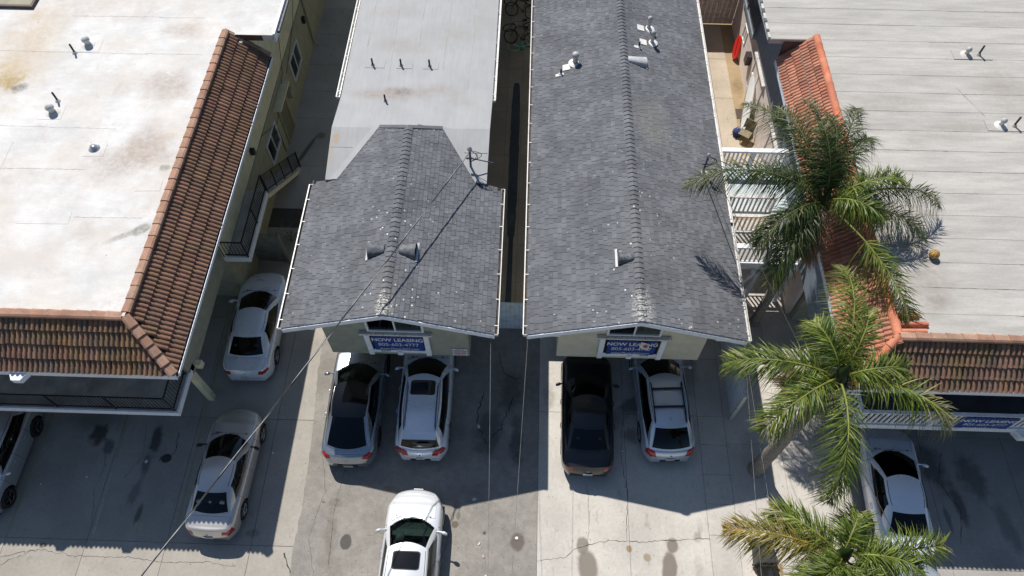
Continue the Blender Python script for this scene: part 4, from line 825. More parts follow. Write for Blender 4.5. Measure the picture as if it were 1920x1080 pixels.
# ================================================================ VEHICLES
def paint(name, col, metal=.0, rough=.32, coat=1.):
    n = NT(name); f = n.noise(2.2, 5, .6, obj=True); c = n.n('ShaderNodeRGB').outputs[0]; c.default_value = (*col, 1)
    c = n.mul(c, n.ramp(n.noise(1.2, 3, obj=True), .3, .7, .985, 1.01))
    sp = n.n('ShaderNodeTexVoronoi'); sp.inputs['Scale'].default_value = 5; n.L(n.pos(True), sp.inputs['Vector'])
    g = n.ramp(n.noise(1.5, 3, obj=True), .5, .6, 0, .5)
    c = n.mix(n.math('MULTIPLY', n.ramp(sp.outputs['Distance'], .03, .06, 1, 0), g), c, (.5,.48,.42))
    n.set(c, n.ramp(f, .3, .75, rough*.96, rough*1.06), metal, .5, coat); n.b.inputs['Coat Roughness'].default_value = .06; return n.mat
M['tail'] = simple('red_tail_lamp', (.42,.008,.012), .15, coat=.6, obj=True); M['head'] = simple('clear_lamp_lens', (.6,.62,.64), .12, .3, obj=True)
M['amber'] = simple('amber_lens', (.7,.2,.03), .2, obj=True); M['cplastic'] = simple('dark_car_plastic', (.022,.022,.024), .5, obj=True)
M['frit'] = simple('black_glass_border', (.008,.008,.009), .12, obj=True, coat=.5); M['rim'] = simple('alloy_rim', (.42,.43,.45), .3, .85, obj=True)
M['rim_d'] = simple('dark_alloy_rim', (.1,.1,.11), .35, .8, obj=True); M['seat_g'] = simple('grey_upholstery', (.16,.16,.15), .85, obj=True); M['seat_t'] = simple('tan_upholstery', (.3,.26,.2), .85, obj=True)
M['seat_k'] = simple('black_upholstery', (.03,.03,.032), .8, obj=True); M['dash_g'] = simple('grey_green_dashboard', (.17,.2,.19), .7, obj=True); M['dash_k'] = simple('dark_dashboard', (.035,.037,.04), .7, obj=True)
M['plate'] = simple('licence_plate', (.65,.66,.68), .4, obj=True); M['car_chrome'] = simple('car_bright_trim', (.65,.65,.66), .18, .95, obj=True); M['gap'] = simple('panel_gap', (.012,.012,.012), .8, obj=True)
def cr(P, t):      # Catmull-Rom through list of tuples, t in [0,len-1]
    n = len(P)-1; i = min(int(t), n-1); f = t-i; p0, p1, p2, p3 = P[max(i-1,0)], P[i], P[i+1], P[min(i+2,n)]
    return tuple(.5*(2*b+(c-a)*f+(2*a-5*b+4*c-d)*f*f+(-a+3*b-3*c+d)*f**3) for a, b, c, d in zip(p0,p1,p2,p3))
def lin(tab, x):
    for (a, va), (b, vb) in zip(tab[:-1], tab[1:]):
        if x <= b:
            t = max(0, (x-a)/(b-a)); t = t*t*(3-2*t)*.5+t*.5; return va+(vb-va)*t
    return tab[-1][1]
def make_car(name, label, cat, mat, L=4.6, W=1.8, H=1.45, kind='sedan', seat='seat_k', dash='dash_k', glass='glass', loc=(0,0,0), rz=0., opt=()):
    """nose towards +y. kind: sedan, suv, coupe (fastback suv), hatch"""
    root = thing(name, label, cat, loc, rz); hw = W/2; yf, yr = L/2, -L/2
    suv = kind in ('suv','coupe','hatch','wagon'); bz = .92 if not suv else 1.0; hz = .80 if not suv else .93     # belt, hood tip heights
    P = dict(sedan=dict(b=(-1.68,1.18), r=(-.92,.22), rw=.57), suv=dict(b=(-2.1,1.3), r=(-1.72,.42), rw=.60), coupe=dict(b=(-2.02,1.2), r=(-1.0,.30), rw=.58), wagon=dict(b=(-2.12,1.3), r=(-1.45,.42), rw=.60), hatch=dict(b=(-1.95,1.3), r=(-1.5,.45), rw=.60))[kind]
    s_ = L/4.6; yb0, yb1 = P['b'][0]*s_, P['b'][1]*s_; yr0, yr1 = P['r'][0]*s_, P['r'][1]*s_
    if kind == 'sedan': ztab = [(yr,.62),(yr+.05,.80),(yr+.16,.955),(yb0+.1,1.0),(yb1-.1,.97),(yb1+.35,.93),(yf-.45,.80),(yf-.15,.68),(yf-.04,.56),(yf,.44)]
    else: ztab = [(yr,.62),(yr+.06,.86),(yr+.16,bz-.03),(yb0+.3,bz+.04),(yb1-.1,bz+.03),(yb1+.35,bz),(yf-.45,hz-.02),(yf-.14,.80),(yf-.04,.66),(yf,.5)]
    def plan(y):
        df, dr = yf-y, y-yr
        a = 1-.34*max(0, 1-df/.85)**2.4; b = 1-.26*max(0, 1-dr/.6)**2.4; mid = 1-.03*(y/yf)**2
        return hw*a*b*mid
    def ring(y):
        w = plan(y); zt = lin(ztab, y); z0 = .2+.08*max(0,1-(yf-y)/.3)+.1*max(0,1-(y-yr)/.3); h = zt-z0; cw = .035 if abs(y) < yf-.3 else .03
        pts = [(w*.9,z0),(w*.965,z0+.08*h),(w*.99,z0+.25*h),(w*1.0,z0+.5*h),(w*.985,z0+.74*h),(w*.95,z0+.90*h),(w*.865,z0+.985*h),(w*.62,zt+cw*.55),(w*.3,zt+cw*.9),(0,zt+cw)]
        return pts, zt
    # greenhouse
    zr = lambda x, y: H - .055*(x/(P['rw']*W*.9/1.0*.56+.001)/1.0)**2*.9 - .05*((y-(yr0+yr1)/2-.1)/((yr1-yr0)/2))**2
    def loop(y0, y1, wr_, wm, wf, c0, c1, zf):
        pts = []; nr, ns, nf = 9, 26, 9; pl = .07
        for k in range(nr): t = k/(nr-1); pts.append((wr_*.9*t, y0+c0*t*t, 'R'))
        pts.append((wr_*.985, y0+c0+pl*.45, 'P'))
        ya, yb_ = y0+c0+pl*1.3, y1-c1-pl*1.3
        for k in range(ns):
            t = k/(ns-1); y = ya+(yb_-ya)*t; x = wr_+(wm-wr_)*min(1,t*2.2)**.7 if t < .45 else wm+(wf-wm)*((t-.45)/.55)**1.6; pts.append((x, y, 'S'))
        pts.append((wf*.985, y1-c1-pl*.45, 'P'))
        for k in range(nf): t = 1-k/(nf-1); pts.append((wf*.9*t, y1-c1*t*t, 'F'))
        return [(x, y, zf(x, y), s) for x, y, s in pts]
    zb_ = lambda x, y: lin(ztab, y)+(.03*(1-(x/(hw*.9))**2))-.012
    c1b = .30; pw = lambda y: plan(y)
    if kind == 'sedan': BL = loop(yb0, yb1, hw*.78, hw*.905, hw*.84, .10, c1b, zb_); RL = loop(yr0, yr1, W*.30, W*.325, W*.315, .05, .13, zr)
    elif kind == 'coupe': BL = loop(yb0, yb1, hw*.80, hw*.90, hw*.85, .16, c1b, zb_); RL = loop(yr0, yr1, W*.31, W*.33, W*.315, .04, .13, zr)
    elif kind in ('suv','wagon'): BL = loop(yb0-.02, yb1, hw*.80, hw*.905, hw*.86, .10, c1b, zb_); RL = loop(yr0, yr1, W*.315, W*.345, W*.33, .06, .14, zr)
    else: BL = loop(yb0-.02, yb1, hw*.80, hw*.905, hw*.86, .10, c1b, zb_); RL = loop(yr0, yr1, W*.31, W*.335, W*.325, .06, .14, zr)
    def xbl(y):
        for p0, p1 in zip(BL[:-1], BL[1:]):
            if p0[1] <= y <= p1[1]: return p0[0]+(p1[0]-p0[0])*(y-p0[1])/max(1e-6, p1[1]-p0[1])
        return 0.
    def warp(x, y):      # nose and tail bow outward in plan
        f = max(0, min(1, (y-(yf-1.05))/1.05)); r = max(0, min(1, ((yr+.7)-y)/.7)); u = (x/hw)**2
        return y-(.30 if not suv else .26)*u*f*f+.15*u*r*r
    NS, NR = 128, 40; ys = [yr+L*(.5-.5*math.cos(math.pi*i/(NS-1))*(1)) if False else yr+L*i/(NS-1) for i in range(NS)]
    rings = []
    for y in ys:
        pts, _ = ring(y); R_ = [cr(pts, 9*k/(NR-1)) for k in range(NR)]; rings.append([(x,y,z) for x, z in R_]+[(-x,y,z) for x, z in R_[-2::-1]])
    RN = 2*NR-1; V = [v for r in rings for v in r]
    wb = L*.585; wyf, wyr = wb*.5+.02*L, -wb*.5+.02*L; wr = .33 if not suv else .355; ar = wr+.055
    def group(c):
        x, y, z = abs(c[0]), c[1], c[2]; p = plan(y); topz = lin(ztab, y)
        for wy in (wyf, wyr):
            if x > p*.8 and math.hypot(y-wy, z-wr) < ar: return None
        inside = z > topz-.12 and yb0+.05 < y < yb1-.05 and x < xbl(y)-.05
        if inside: return None
        if yr+.02 < y < yr+.34 and z > .40:
            hi, lo = (.88, .62) if not suv else (.98, .72)
            if 'slim' in opt: lo = hi-.14
            if 'wide' in opt: lo = hi-.17
            if lo < z < hi and x > (p*.60 if 'wide' in opt else p*.70) and y < yr+.30: return 'taillight'
        if yf-.52 < y < yf-.03 and (.56 if not suv else .66) < z < topz-.02 and x > p*.66 and y > yf-.52+(p-x)*.9: return 'headlight'
        if y > yf-.10 and z < topz-.07 and x < p*.7: return 'grille'
        if y > yb1-.02 and y < yf-.2 and x < p*.78 and z > topz-.08: return 'hood'
        if kind == 'sedan' and yr+.14 < y < yb0-.02 and x < p*.80 and z > topz-.08: return 'trunk_lid'
        if kind != 'sedan' and y < yr+.22 and x < p*.78 and z > .5: return 'tailgate'
        if z < .30: return 'sill'
        if x > p*.80 and z > .30 and z < topz-.03:
            if .02 < y < yb1+.02 and not (y > wyf-ar): return 'door_f'
            if wyr+ar*.75 < y <= .0: return 'door_r'
        return 'body'
    F = {}; gof = {}
    for i in range(NS-1):
        for j in range(RN-1):
            a, b, c_, d = i*RN+j, i*RN+j+1, (i+1)*RN+j+1, (i+1)*RN+j
            c = [sum(V[k][t] for k in (a,b,c_,d))/4 for t in range(3)]; g = group(c)
            if g in ('door_f','door_r'): g += 'R' if c[0] > 0 else 'L'
            if g in ('headlight','taillight'): g += 'R' if c[0] > 0 else 'L'
            gof[(i,j)] = g
            if g: F.setdefault(g, []).append((a,d,c_,b))
    # snap arch edges to the circle
    Vm = [list(v) for v in V]
    for i in range(NS-1):
        for j in range(RN-1):
            if gof[(i,j)] is None: continue
            for k in (i*RN+j, i*RN+j+1, (i+1)*RN+j+1, (i+1)*RN+j):
                v = Vm[k]
                for wy in (wyf, wyr):
                    dd = math.hypot(v[1]-wy, v[2]-wr)
                    if abs(v[0]) > plan(v[1])*.8 and ar-.06 < dd < ar-.001: v[1] = wy+(v[1]-wy)*ar/dd; v[2] = wr+(v[2]-wr)*ar/dd
    V = [(v[0], warp(v[0], v[1]), v[2]) for v in Vm]; rings = [V[i*RN:(i+1)*RN] for i in range(NS)]
    matof = dict(headlight='head', taillight='tail', grille='cplastic', sill='cplastic')
    def part(nm, faces, m):
        idx = {}; vs = []; fs = []
        for f in faces:
            g = []
            for k in f:
                if k not in idx: idx[k] = len(vs); vs.append(V[k])
                g.append(idx[k])
            fs.append(tuple(g))
        q = MB(); q.add(vs, fs, 0, 0., True); return q.build(nm, m, root)
    parts = {}
    for g, fs in F.items():
        base = g[:-1] if g[-1] in 'LR' and g[:-1] in ('headlight','taillight','door_f','door_r') else g
        nm = {'door_f':'door','door_r':'door'}.get(base, base); mm = M[matof[base]] if base in matof else mat
        if base == 'sill' and 'painted' in opt: mm = mat
        parts[g] = part(nm, fs, mm)
    # end caps
    for rg, nm in ((rings[-1],'bumper'),(rings[0],'bumper')):
        q = MB(); q.add(rg, [tuple(range(RN)) if rg is rings[0] else tuple(range(RN))[::-1]]); fixn(q.build(nm, mat if rg is rings[0] else M['cplastic'], root))
    # panel gaps as fine dark strips along every change of panel
    gp = MB(); 
    def gkey(g): return None if g is None else g
    for i in range(NS-1):
        for j in range(RN-1):
            g = gof[(i,j)]
            for (i2, j2, e) in ((i+1, j, ((i+1)*RN+j, (i+1)*RN+j+1)), (i, j+1, (i*RN+j+1, (i+1)*RN+j+1))):
                if (i2, j2) not in gof: continue
                h = gof[(i2,j2)]
                if g is None or h is None or g == h: continue
                if 'sill' in (g, h): continue
                a, b = Vector(V[e[0]]), Vector(V[e[1]]); c = Vector((0,(a.y+b.y)/2,.5)); n_ = ((a+b)/2-c).normalized(); t_ = (b-a).normalized().cross(n_)*.005
                gp.add([a+n_*.0025-t_,a+n_*.0025+t_,b+n_*.0025+t_,b+n_*.0025-t_], [(0,1,2,3)])
    gp.build('panel_gap', M['gap'], root)
    n = len(BL); NT_ = 11
    def gv(i, t):
        b, r_ = BL[i], RL[i]; s = b[3]; bul = math.sin(math.pi*t)*(.035 if s in 'SP' else .05); dx = bul if s in 'SP' else 0
        yy = b[1]*(1-t)+r_[1]*t+(bul*.7 if s == 'F' else (-bul*.7 if s == 'R' else 0)); zz = b[2]*(1-t)+r_[2]*t+(bul*.6 if s in 'FR' else bul*.2)
        return (b[0]*(1-t)+r_[0]*t+dx, yy, zz)
    ids = [b[3] for b in BL]; side0 = ids.index('S'); side1 = len(ids)-1-ids[::-1].index('S')
    reg = {}
    for i in range(n-1):
        a, b = ids[i], ids[i+1]
        f = i
        for k in range(NT_-1):
            t = (k+.5)/(NT_-1)
            if a == 'R' and b == 'R': g = 'rear_window' if .06 < t < (.93 if kind != 'coupe' else 2) else 'body_frame'
            elif a == 'F' and b == 'F': g = 'windshield' if .03 < t < .97 else 'black_frame'
            elif 'P' in (a, b): g = 'body_frame'
            else:
                u = (i-side0)/(side1-side0); c_ = .10 if kind in ('sedan','coupe') else .04
                cut = c_+(.12 if kind in ('sedan','coupe') else .03)*t; cutf = .985-.04*(1-t)
                if kind == 'sedan': cut = .16-.05*t if t < .9 else .2
                if kind == 'coupe': cut = .20
                if u < cut or u > cutf or t > .90: g = 'body_frame'
                elif t < .1: g = 'black_frame'
                elif abs(u-.52) < .03: g = 'pillar'
                elif kind in ('suv','wagon') and abs(u-.2) < .025: g = 'pillar'
                else: g = 'side_window'
            reg.setdefault(g, []).append((i, k))
    def patch(nm, cells, m, side=0, off=0.):
        objs = []
        for s in ((1,-1) if side else (0,)):
            q = MB(); idx = {}
            def vid(i, k, sg):
                key = (i,k,sg)
                if key not in idx:
                    x, y, z = gv(i, k/(NT_-1)); 
                    if i == 0 or i == n-1: x = 0
                    idx[key] = len(q.v); q.v.append((x*sg, y, z))
                return idx[key]
            for (i, k) in cells:
                for sg in ((s,) if s else (1,-1)):
                    f = (vid(i,k,sg), vid(i+1,k,sg), vid(i+1,k+1,sg), vid(i,k+1,sg)); f = f if sg > 0 else f[::-1]
                    q.f.append(f); q.m.append(0); q.t.append(0); q.sm.append(True)
            objs.append(q.build(nm, m, root))
        return objs
    for g, cells in reg.items():
        if g == 'side_window':
            iB = [c for c in cells if (c[0]-side0)/(side1-side0) > .52]; iR = [c for c in cells if (c[0]-side0)/(side1-side0) <= .52]
            if kind in ('suv','wagon'): patch('quarter_window', [c for c in iR if (c[0]-side0)/(side1-side0) < .2], M['glass_dark'], 1); iR = [c for c in iR if (c[0]-side0)/(side1-side0) >= .2]
            patch('side_window', iB, M[glass], 1); patch('side_window', iR, M['glass_dark' if suv else glass], 1)
        elif g == 'windshield': patch('windshield', cells, M[glass])
        elif g == 'rear_window': patch('rear_window', cells, M['glass_dark' if ('darkrear' in opt or suv) else glass])
        elif g == 'pillar':
            for grp in ([c for c in cells if (c[0]-side0)/(side1-side0) > .4], [c for c in cells if (c[0]-side0)/(side1-side0) <= .4]):
                if grp: patch('pillar', grp, M['frit'], 1)
        elif g == 'black_frame': patch('window_seal', cells, M['frit'])
        else: patch('body_frame', cells, mat)
    # roof skin
    def roofz(i, s):
        x, y, z = gv(i, 1.0); cx = x*s; return (cx, y, z + (zr(cx, y)-zr(x, y)))
    q = MB(); MS = 12
    for i in range(1, n-1):
        for k in range(MS+1): q.v.append(roofz(i, 1-2*k/MS))
    for i in range(n-3):
        for k in range(MS): q.f.append((i*(MS+1)+k, (i+1)*(MS+1)+k, (i+1)*(MS+1)+k+1, i*(MS+1)+k+1)[::-1]); q.m.append(0); q.t.append(0); q.sm.append(True)
    e0 = gv(0,1.0); e1 = gv(n-1,1.0); o0 = len(q.v); q.v += [(0,e0[1],e0[2]), (0,e1[1],e1[2])]
    q.f.append(tuple(range(0,MS+1))+(o0,)); q.m.append(0); q.t.append(0); q.sm.append(True)
    q.f.append(tuple((n-3)*(MS+1)+k for k in range(MS,-1,-1))+(o0+1,)); q.m.append(0); q.t.append(0); q.sm.append(True)
    rf = fixn(q.build('roof', M['frit'] if 'glassroof' in opt else mat, root))
    def rz_at(x, y):      # height of the roof skin
        best = min(range(1, n-1), key=lambda i: abs(gv(i,1.0)[1]-y)+(0 if ids[i] == 'S' else .5)); g_ = gv(best, 1.0); return g_[2]+(zr(x, y)-zr(g_[0], g_[1]))
    def roof_patch(nm, x0, x1, y0, y1, m, dz=.006, rc=.07, par=None):
        q = MB(); nx, ny = 10, 8; pts = []
        for a in range(ny+1):
            for b in range(nx+1):
                x, y = x0+(x1-x0)*b/nx, y0+(y1-y0)*a/ny
                ex, ey = min(x-x0, x1-x), min(y-y0, y1-y)
                if ex < rc*.3 and ey < rc*.3: x += rc*.35*(1 if x < (x0+x1)/2 else -1); y += rc*.35*(1 if y < (y0+y1)/2 else -1)
                pts.append((x, y, rz_at(x, y)+dz))
        q.add(pts, [(a*(nx+1)+b, a*(nx+1)+b+1, (a+1)*(nx+1)+b+1, (a+1)*(nx+1)+b) for a in range(ny) for b in range(nx)], 0, 0., True); return q.build(nm, M[m], par or rf)
    if 'sunroof' in opt: roof_patch('sunroof_seal', -.43, .43, yr1-.82, yr1-.26, 'cplastic', .004); roof_patch('sunroof', -.40, .40, yr1-.79, yr1-.29, 'frit', .008)
    if 'glassroof' in opt:
        for s in (-1, 1): MB().tube([(gv(i,1.0)[0]*s*1.0, gv(i,1.0)[1], gv(i,1.0)[2]+.004) for i in range(side0, side1+1)], .014, 6).build('roof_trim', M['car_chrome'], rf)
    # drip channels beside the roof skin
    if 'glassroof' not in opt:
        for s in (-1, 1):
            pts = [roofz(i, .93*s) for i in range(side0, side1+1)]; MB().tube([(x,y,z+.001) for x,y,z in pts], .008, 5).build('roof_channel', M['gap'], rf)
    if 'rails' in opt or 'crossbars' in opt:
        for s in (-1, 1):
            x = W*.29*s; y0, y1 = yr0+.12, yr1-.35; P_ = [(x,y0,rz_at(x,y0)+.005),(x*.985,y0+.09,rz_at(x,y0+.1)+.05)]+[(x*.98,y0+(y1-y0)*t,rz_at(x,y0+(y1-y0)*t)+.055) for t in (.25,.5,.75)]+[(x*.985,y1-.09,rz_at(x,y1)+.05),(x,y1,rz_at(x,y1)+.005)]
            MB().tube(P_, .022 if 'crossbars' in opt else .015, 8).build('roof_rail', M['cplastic' if 'crossbars' in opt else 'galv_d'], rf)
            if 'crossbars' not in opt: MB().tube([(p[0]-.03*s,p[1],rz_at(p[0],p[1])+.004) for p in P_[1:-1]], .01, 5).build('rail_shadow_gap', M['cplastic'], rf)
    if 'crossbars' in opt:
        for y in (yr1-.62, yr1-1.28):
            x = W*.29; q = MB(); q.box(-x,x,y-.035,y+.035,rz_at(0,y)+.035,rz_at(0,y)+.06); q.build('cross_bar', M['cplastic'], rf)
    if 'fin' in opt:
        y = yr0+.28; z = rz_at(0,y); MB().add([(-.03,y-.1,z-.01),(.03,y-.1,z-.01),(0,y+.12,z-.01),(0,y-.09,z+.06)], [(0,1,3),(1,2,3),(2,0,3)]).build('antenna_fin', mat, rf)
    # wheels
    rim = 'rim_d' if 'darkrim' in opt else 'rim'
    for wx in (-1, 1):
        for wy in (wyf, wyr):
            cx = wx*(hw-.125); q = MB(); w2 = .108
            q.lathe([(wr*.66,-w2*wx),(wr*.9,-w2*wx),(wr*.985,-w2*.8*wx),(wr,-w2*.4*wx),(wr,w2*.4*wx),(wr*.985,w2*.8*wx),(wr*.9,w2*wx),(wr*.66,w2*wx)], (0,0,0), 26, 'x')
            wh = link('wheel', MB().lathe([(0,w2*.35*wx),(wr*.62,w2*.35*wx),(wr*.62,-w2*wx)], (0,0,0), 20, 'x').mesh('wheel', M['cplastic']), root); wh.location = (cx, wy, wr)
            q.build('tyre', M['rubber'], wh); r_ = MB(); r_.lathe([(wr*.6,w2*.7*wx),(wr*.66,w2*.95*wx),(wr*.68,w2*.95*wx),(wr*.68,w2*.5*wx)], (0,0,0), 26, 'x'); r_.lathe([(0,w2*.86*wx),(wr*.13,w2*.84*wx),(wr*.16,w2*.6*wx)], (0,0,0), 12, 'x')
            for k in range(5):
                a = 2*math.pi*k/5+.3
                for da in (-.16,.16):
                    c_, s_2 = math.cos(a+da), math.sin(a+da); c2, s2 = math.cos(a+da*.6), math.sin(a+da*.6)
                    r_.tube([(w2*.8*wx,c_*wr*.12,s_2*wr*.12),(w2*.86*wx,c2*wr*.62,s2*wr*.62)], .017, 5)
            r_.build('rim', M[rim], wh)
            # dark liner inside the arch
            li = MB(); nn = 16; vs = []
            for k in range(nn+1):
                a = -.35+(math.pi+.7)*k/nn
                vs += [(wx*(plan(wy)*.985), wy+math.cos(a)*ar*.995, wr+math.sin(a)*ar*.995), (wx*(hw-.36), wy+math.cos(a)*ar*.99, wr+math.sin(a)*ar*.99)]
            li.add(vs, [(2*k,2*k+1,2*k+3,2*k+2) for k in range(nn)]); li.build('wheel_arch_liner', M['cplastic'], root)
    MB().box(-hw*.72, hw*.72, yr+.25, yf-.25, .17, .42).build('underbody', M['cplastic'], root)
    # interior
    it = MB(); it.box(-hw*.76, hw*.76, yb0+.22, yb1-.2, .43, .5); fl = it.build('cabin_floor', M['seat_k'], root)
    MB().box(-hw*.8,-hw*.77,yb0+.22,yb1-.2,.5,bz-.06).build('door_lining', M[seat], fl); MB().box(hw*.77,hw*.8,yb0+.22,yb1-.2,.5,bz-.06).build('door_lining', M[seat], fl)
    q = MB(); q.add([(-hw*.74,yb1-.34,bz-.14),(hw*.74,yb1-.34,bz-.14),(hw*.6,yb1-.02,bz-.06),(-hw*.6,yb1-.02,bz-.06),(-hw*.74,yb1-.55,bz-.10),(hw*.74,yb1-.55,bz-.10),(-hw*.74,yb1-.6,bz-.3),(hw*.74,yb1-.6,bz-.3)], [(0,1,2,3),(4,5,1,0),(6,7,5,4)]); q.build('dashboard', M[dash], fl)
    MB().lathe([(.0,.06),(.13,.05),(.15,.0)], (-.37,yb1-.6,bz-.08), 12).build('instrument_hood', M[dash], fl)
    sw = MB(); sw.tube([(-.37+math.cos(a*.2618)*.185, yb1-.74-math.sin(a*.2618)*.09, bz-.06+math.sin(a*.2618)*.155) for a in range(25)], .016, 6, cap=False); sw.tube([(-.37,yb1-.72,bz-.07),(-.37,yb1-.58,bz-.14)], .05, 8); sw.tube([(-.55,yb1-.74,bz-.06),(-.19,yb1-.74,bz-.06)], .02, 6); sw.build('steering_wheel', M['seat_k'], fl)
    for y0, rear in ((.02,0),(-.85*s_,1)):
        for x in ((-.37,.37) if not rear else (-.37,.0,.37)):
            w_ = .25 if not rear else .19; q = MB()
            q.tube([(x-w_*.6,y0+.2,.62),(x+w_*.6,y0+.2,.62)], .14, 8); q.frame((x-w_,y0-.2,.52),(2*w_,0,0),(0,.5,.05),(0,0,.14)); q.frame((x-w_,y0-.3,.6),(2*w_,0,0),(0,-.12,.5),(0,.14,0)); se = fixn(q.build('seat', M[seat], fl))
            MB().lathe([(0,-.07),(.09,-.06),(.12,0),(.09,.06),(0,.07)], (x,y0-.40,1.14 if not suv else 1.2), 10, 'y').build('headrest', M[seat], se)
    if kind == 'sedan': MB().box(-hw*.66,hw*.66,yb0+.13,yb0+.5,bz-.04,bz-.01).build('parcel_shelf', M[dash], fl)
    # mirrors, handles, lamps, plate
    for s in (-1, 1):
        my = yb1-.42; mz = bz+.06; q = MB(); q.tube([(s*(hw*.87),my,mz-.03),(s*(hw+.04),my-.02,mz)], [.03,.025], 6)
        vs = []; nn = 10
        for a in range(nn):
            for b in range(5):
                w = 2*math.pi*a/nn; tt = b/4; rr_ = (.035,.072,.082,.075,.045)[b]; vs.append((s*(hw+.02+.19*tt), my-.03-.05*tt+math.cos(w)*rr_*.75, mz+.01+math.sin(w)*rr_))
        q.add(vs, [(a*5+b, ((a+1)%nn)*5+b, ((a+1)%nn)*5+b+1, a*5+b+1) for a in range(nn) for b in range(4)]+[tuple(a*5+4 for a in range(nn)), tuple(a*5 for a in range(nn))[::-1]], 0, 0., True)
        fixn(q.build('mirror', mat if 'blackmirror' not in opt else M['cplastic'], root))
        for dy, g in ((.30,'door_f'),(-.55*s_,'door_r')):
            pr = parts.get(g+('R' if s > 0 else 'L')); y = dy-.12; x = plan(y)*.992
            MB().tube([(s*x,y-.1,bz-.17),(s*(x+.028),y-.07,bz-.165),(s*(x+.028),y+.07,bz-.165),(s*x,y+.1,bz-.17)], .014, 6).build('handle', M['car_chrome'] if 'chromehandle' in opt else mat, pr)
    pz = .74 if suv or kind == 'sedan' else .7
    if 'lowplate' in opt: pz = .52
    q = MB(); q.box(-.155,.155,yr-.012,yr-.002,pz-.16,pz); pl = q.build('licence_plate', M['plate'], root); pl.rotation_euler = (0,0,0)
    text_mesh('plate_number', {'a':'7KLR302','b':'8TMX514'}.get(('a' if 'pa' in opt else 'b')), .075, M['ink'], pl, Matrix.Translation((0,yr-.0135,pz-.08)) @ Matrix.Rotation(math.pi/2,4,'X'), .003, .0005)
    MB().lathe([(0,.012),(.035,.01),(.045,0)], (0,yr+.06 if kind != 'coupe' else yr+.09,lin(ztab,yr+.06)-.02+.03), 12, 'z').build('badge', M['car_chrome'], root)
    if 'frontplate' in opt: MB().box(-.155,.155,yf+.005,yf+.03,.42,.56).build('licence_plate', M['plate'], root)
    if 'spoiler' in opt:
        q = MB(); x = W*.30; y = yr0; z = rz_at(0,y+.05); q.add([(-x,y+.05,z-.015),(x,y+.05,z-.015),(x*1.02,y-.22,z-.055),(-x*1.02,y-.22,z-.055),(-x,y+.05,z-.05),(x,y+.05,z-.05),(x*1.02,y-.2,z-.09),(-x*1.02,y-.2,z-.09)], [(0,1,2,3)[::-1],(4,5,6,7),(3,2,6,7),(0,3,7,4),(1,5,6,2)]); fixn(q.build('spoiler', mat, root))
    if kind in ('suv','hatch','wagon'):
        MB().tube([(-.05,yr0-.30,H-.42),(-.38,yr0-.36,H-.46)], .01, 5).build('rear_wiper', M['cplastic'], root)
    if kind != 'sedan':
        z = .62; MB().box(-.34,.34,yr-.01,yr+.02,.5,.60).build('bumper_insert', M['cplastic'], root)
    for x0 in (-.35,.1): MB().tube([(x0,yb1+.03-.0,lin(ztab,yb1)+.025),(x0-.36 if x0 < 0 else x0-.40,yb1-.13,lin(ztab,yb1-.15)+.075)], .009, 5).build('wiper', M['cplastic'], root)
    MB().box(-hw*.62,hw*.62,yb1-.01,yb1+.035,lin(ztab,yb1)+.005,lin(ztab,yb1)+.022).build('cowl', M['cplastic'], root)
    return root
# ---------------------------------------------------------------- the parked cars
P_white = paint('white_car_paint', (.8,.84,.9), .2, .28); P_pearl = paint('pearl_white_car_paint', (.74,.76,.79), .25, .3); P_champ = paint('pale_champagne_car_paint', (.62,.59,.56), .6, .34)
P_silver = paint('silver_car_paint', (.55,.58,.62), .7, .34); P_silv2 = paint('bright_silver_car_paint', (.58,.65,.74), .6, .34); P_grey = paint('blue_grey_car_paint', (.38,.42,.47), .8, .28); P_black = paint('black_car_paint', (.006,.008,.011), .0, .3, .5)
make_car('parked_car', 'silver grey hatchback cut off by the left edge, nose toward the camera under the balcony', 'car', P_silver, L=4.25, W=1.76, H=1.5, kind='hatch', loc=(-17.9,7.65,0), rz=R(180), opt=('painted','darkrim'), glass='glass_dark')
make_car('parked_car', 'champagne silver sedan in the shade left of the driveway, below the white sedan', 'car', P_champ, L=4.5, W=1.72, H=1.43, kind='sedan', loc=(-9.9,7.42,0), rz=R(-1.5), opt=('painted','blackmirror'), seat='seat_t')
make_car('parked_car', 'white sedan with dark rear window parked between left building and the first gable', 'car', P_white, L=4.62, W=1.8, H=1.43, kind='sedan', loc=(-10.05,13.1,0), rz=R(1.2), opt=('painted','slim','darkrear'), glass='glass_dark')
make_car('parked_car', 'blue grey fastback with black glass roof nosed under the sage gable', 'car', P_grey, L=4.75, W=1.9, H=1.58, kind='coupe', loc=(-5.86,10.1,0), rz=R(.3), opt=('painted','glassroof','slim','lowplate','pa','darkrim'), glass='glass')
make_car('parked_car', 'white crossover with sunroof and slim roof rails nosed under the sage gable', 'car', P_white, L=4.65, W=1.86, H=1.63, kind='suv', loc=(-3.4,10.32,0), rz=R(.5), opt=('painted','sunroof','rails','wide','spoiler','chromehandle'), glass='glass_dark')
make_car('parked_car', 'pearl white crossover in full sun at bottom centre, nose toward the buildings', 'car', P_pearl, L=4.7, W=1.86, H=1.6, kind='suv', loc=(-3.38,4.62,0), rz=R(-.8), opt=('painted','sunroof','frontplate','chromehandle'), seat='seat_g', dash='dash_g')
make_car('parked_car', 'black sedan with red tail lamps nosed under the cream gable', 'car', P_black, L=4.75, W=1.83, H=1.43, kind='sedan', loc=(2.33,10.0,0), rz=R(-.5), opt=('painted','slim','pa','darkrear'), glass='glass_dark')
make_car('parked_car', 'silver wagon with black roof rails and two cross bars nosed under the cream gable', 'car', P_silv2, L=4.75, W=1.84, H=1.62, kind='wagon', loc=(5.0,10.6,0), rz=R(3.0), opt=('crossbars','fin','chromehandle'), glass='glass_dark')
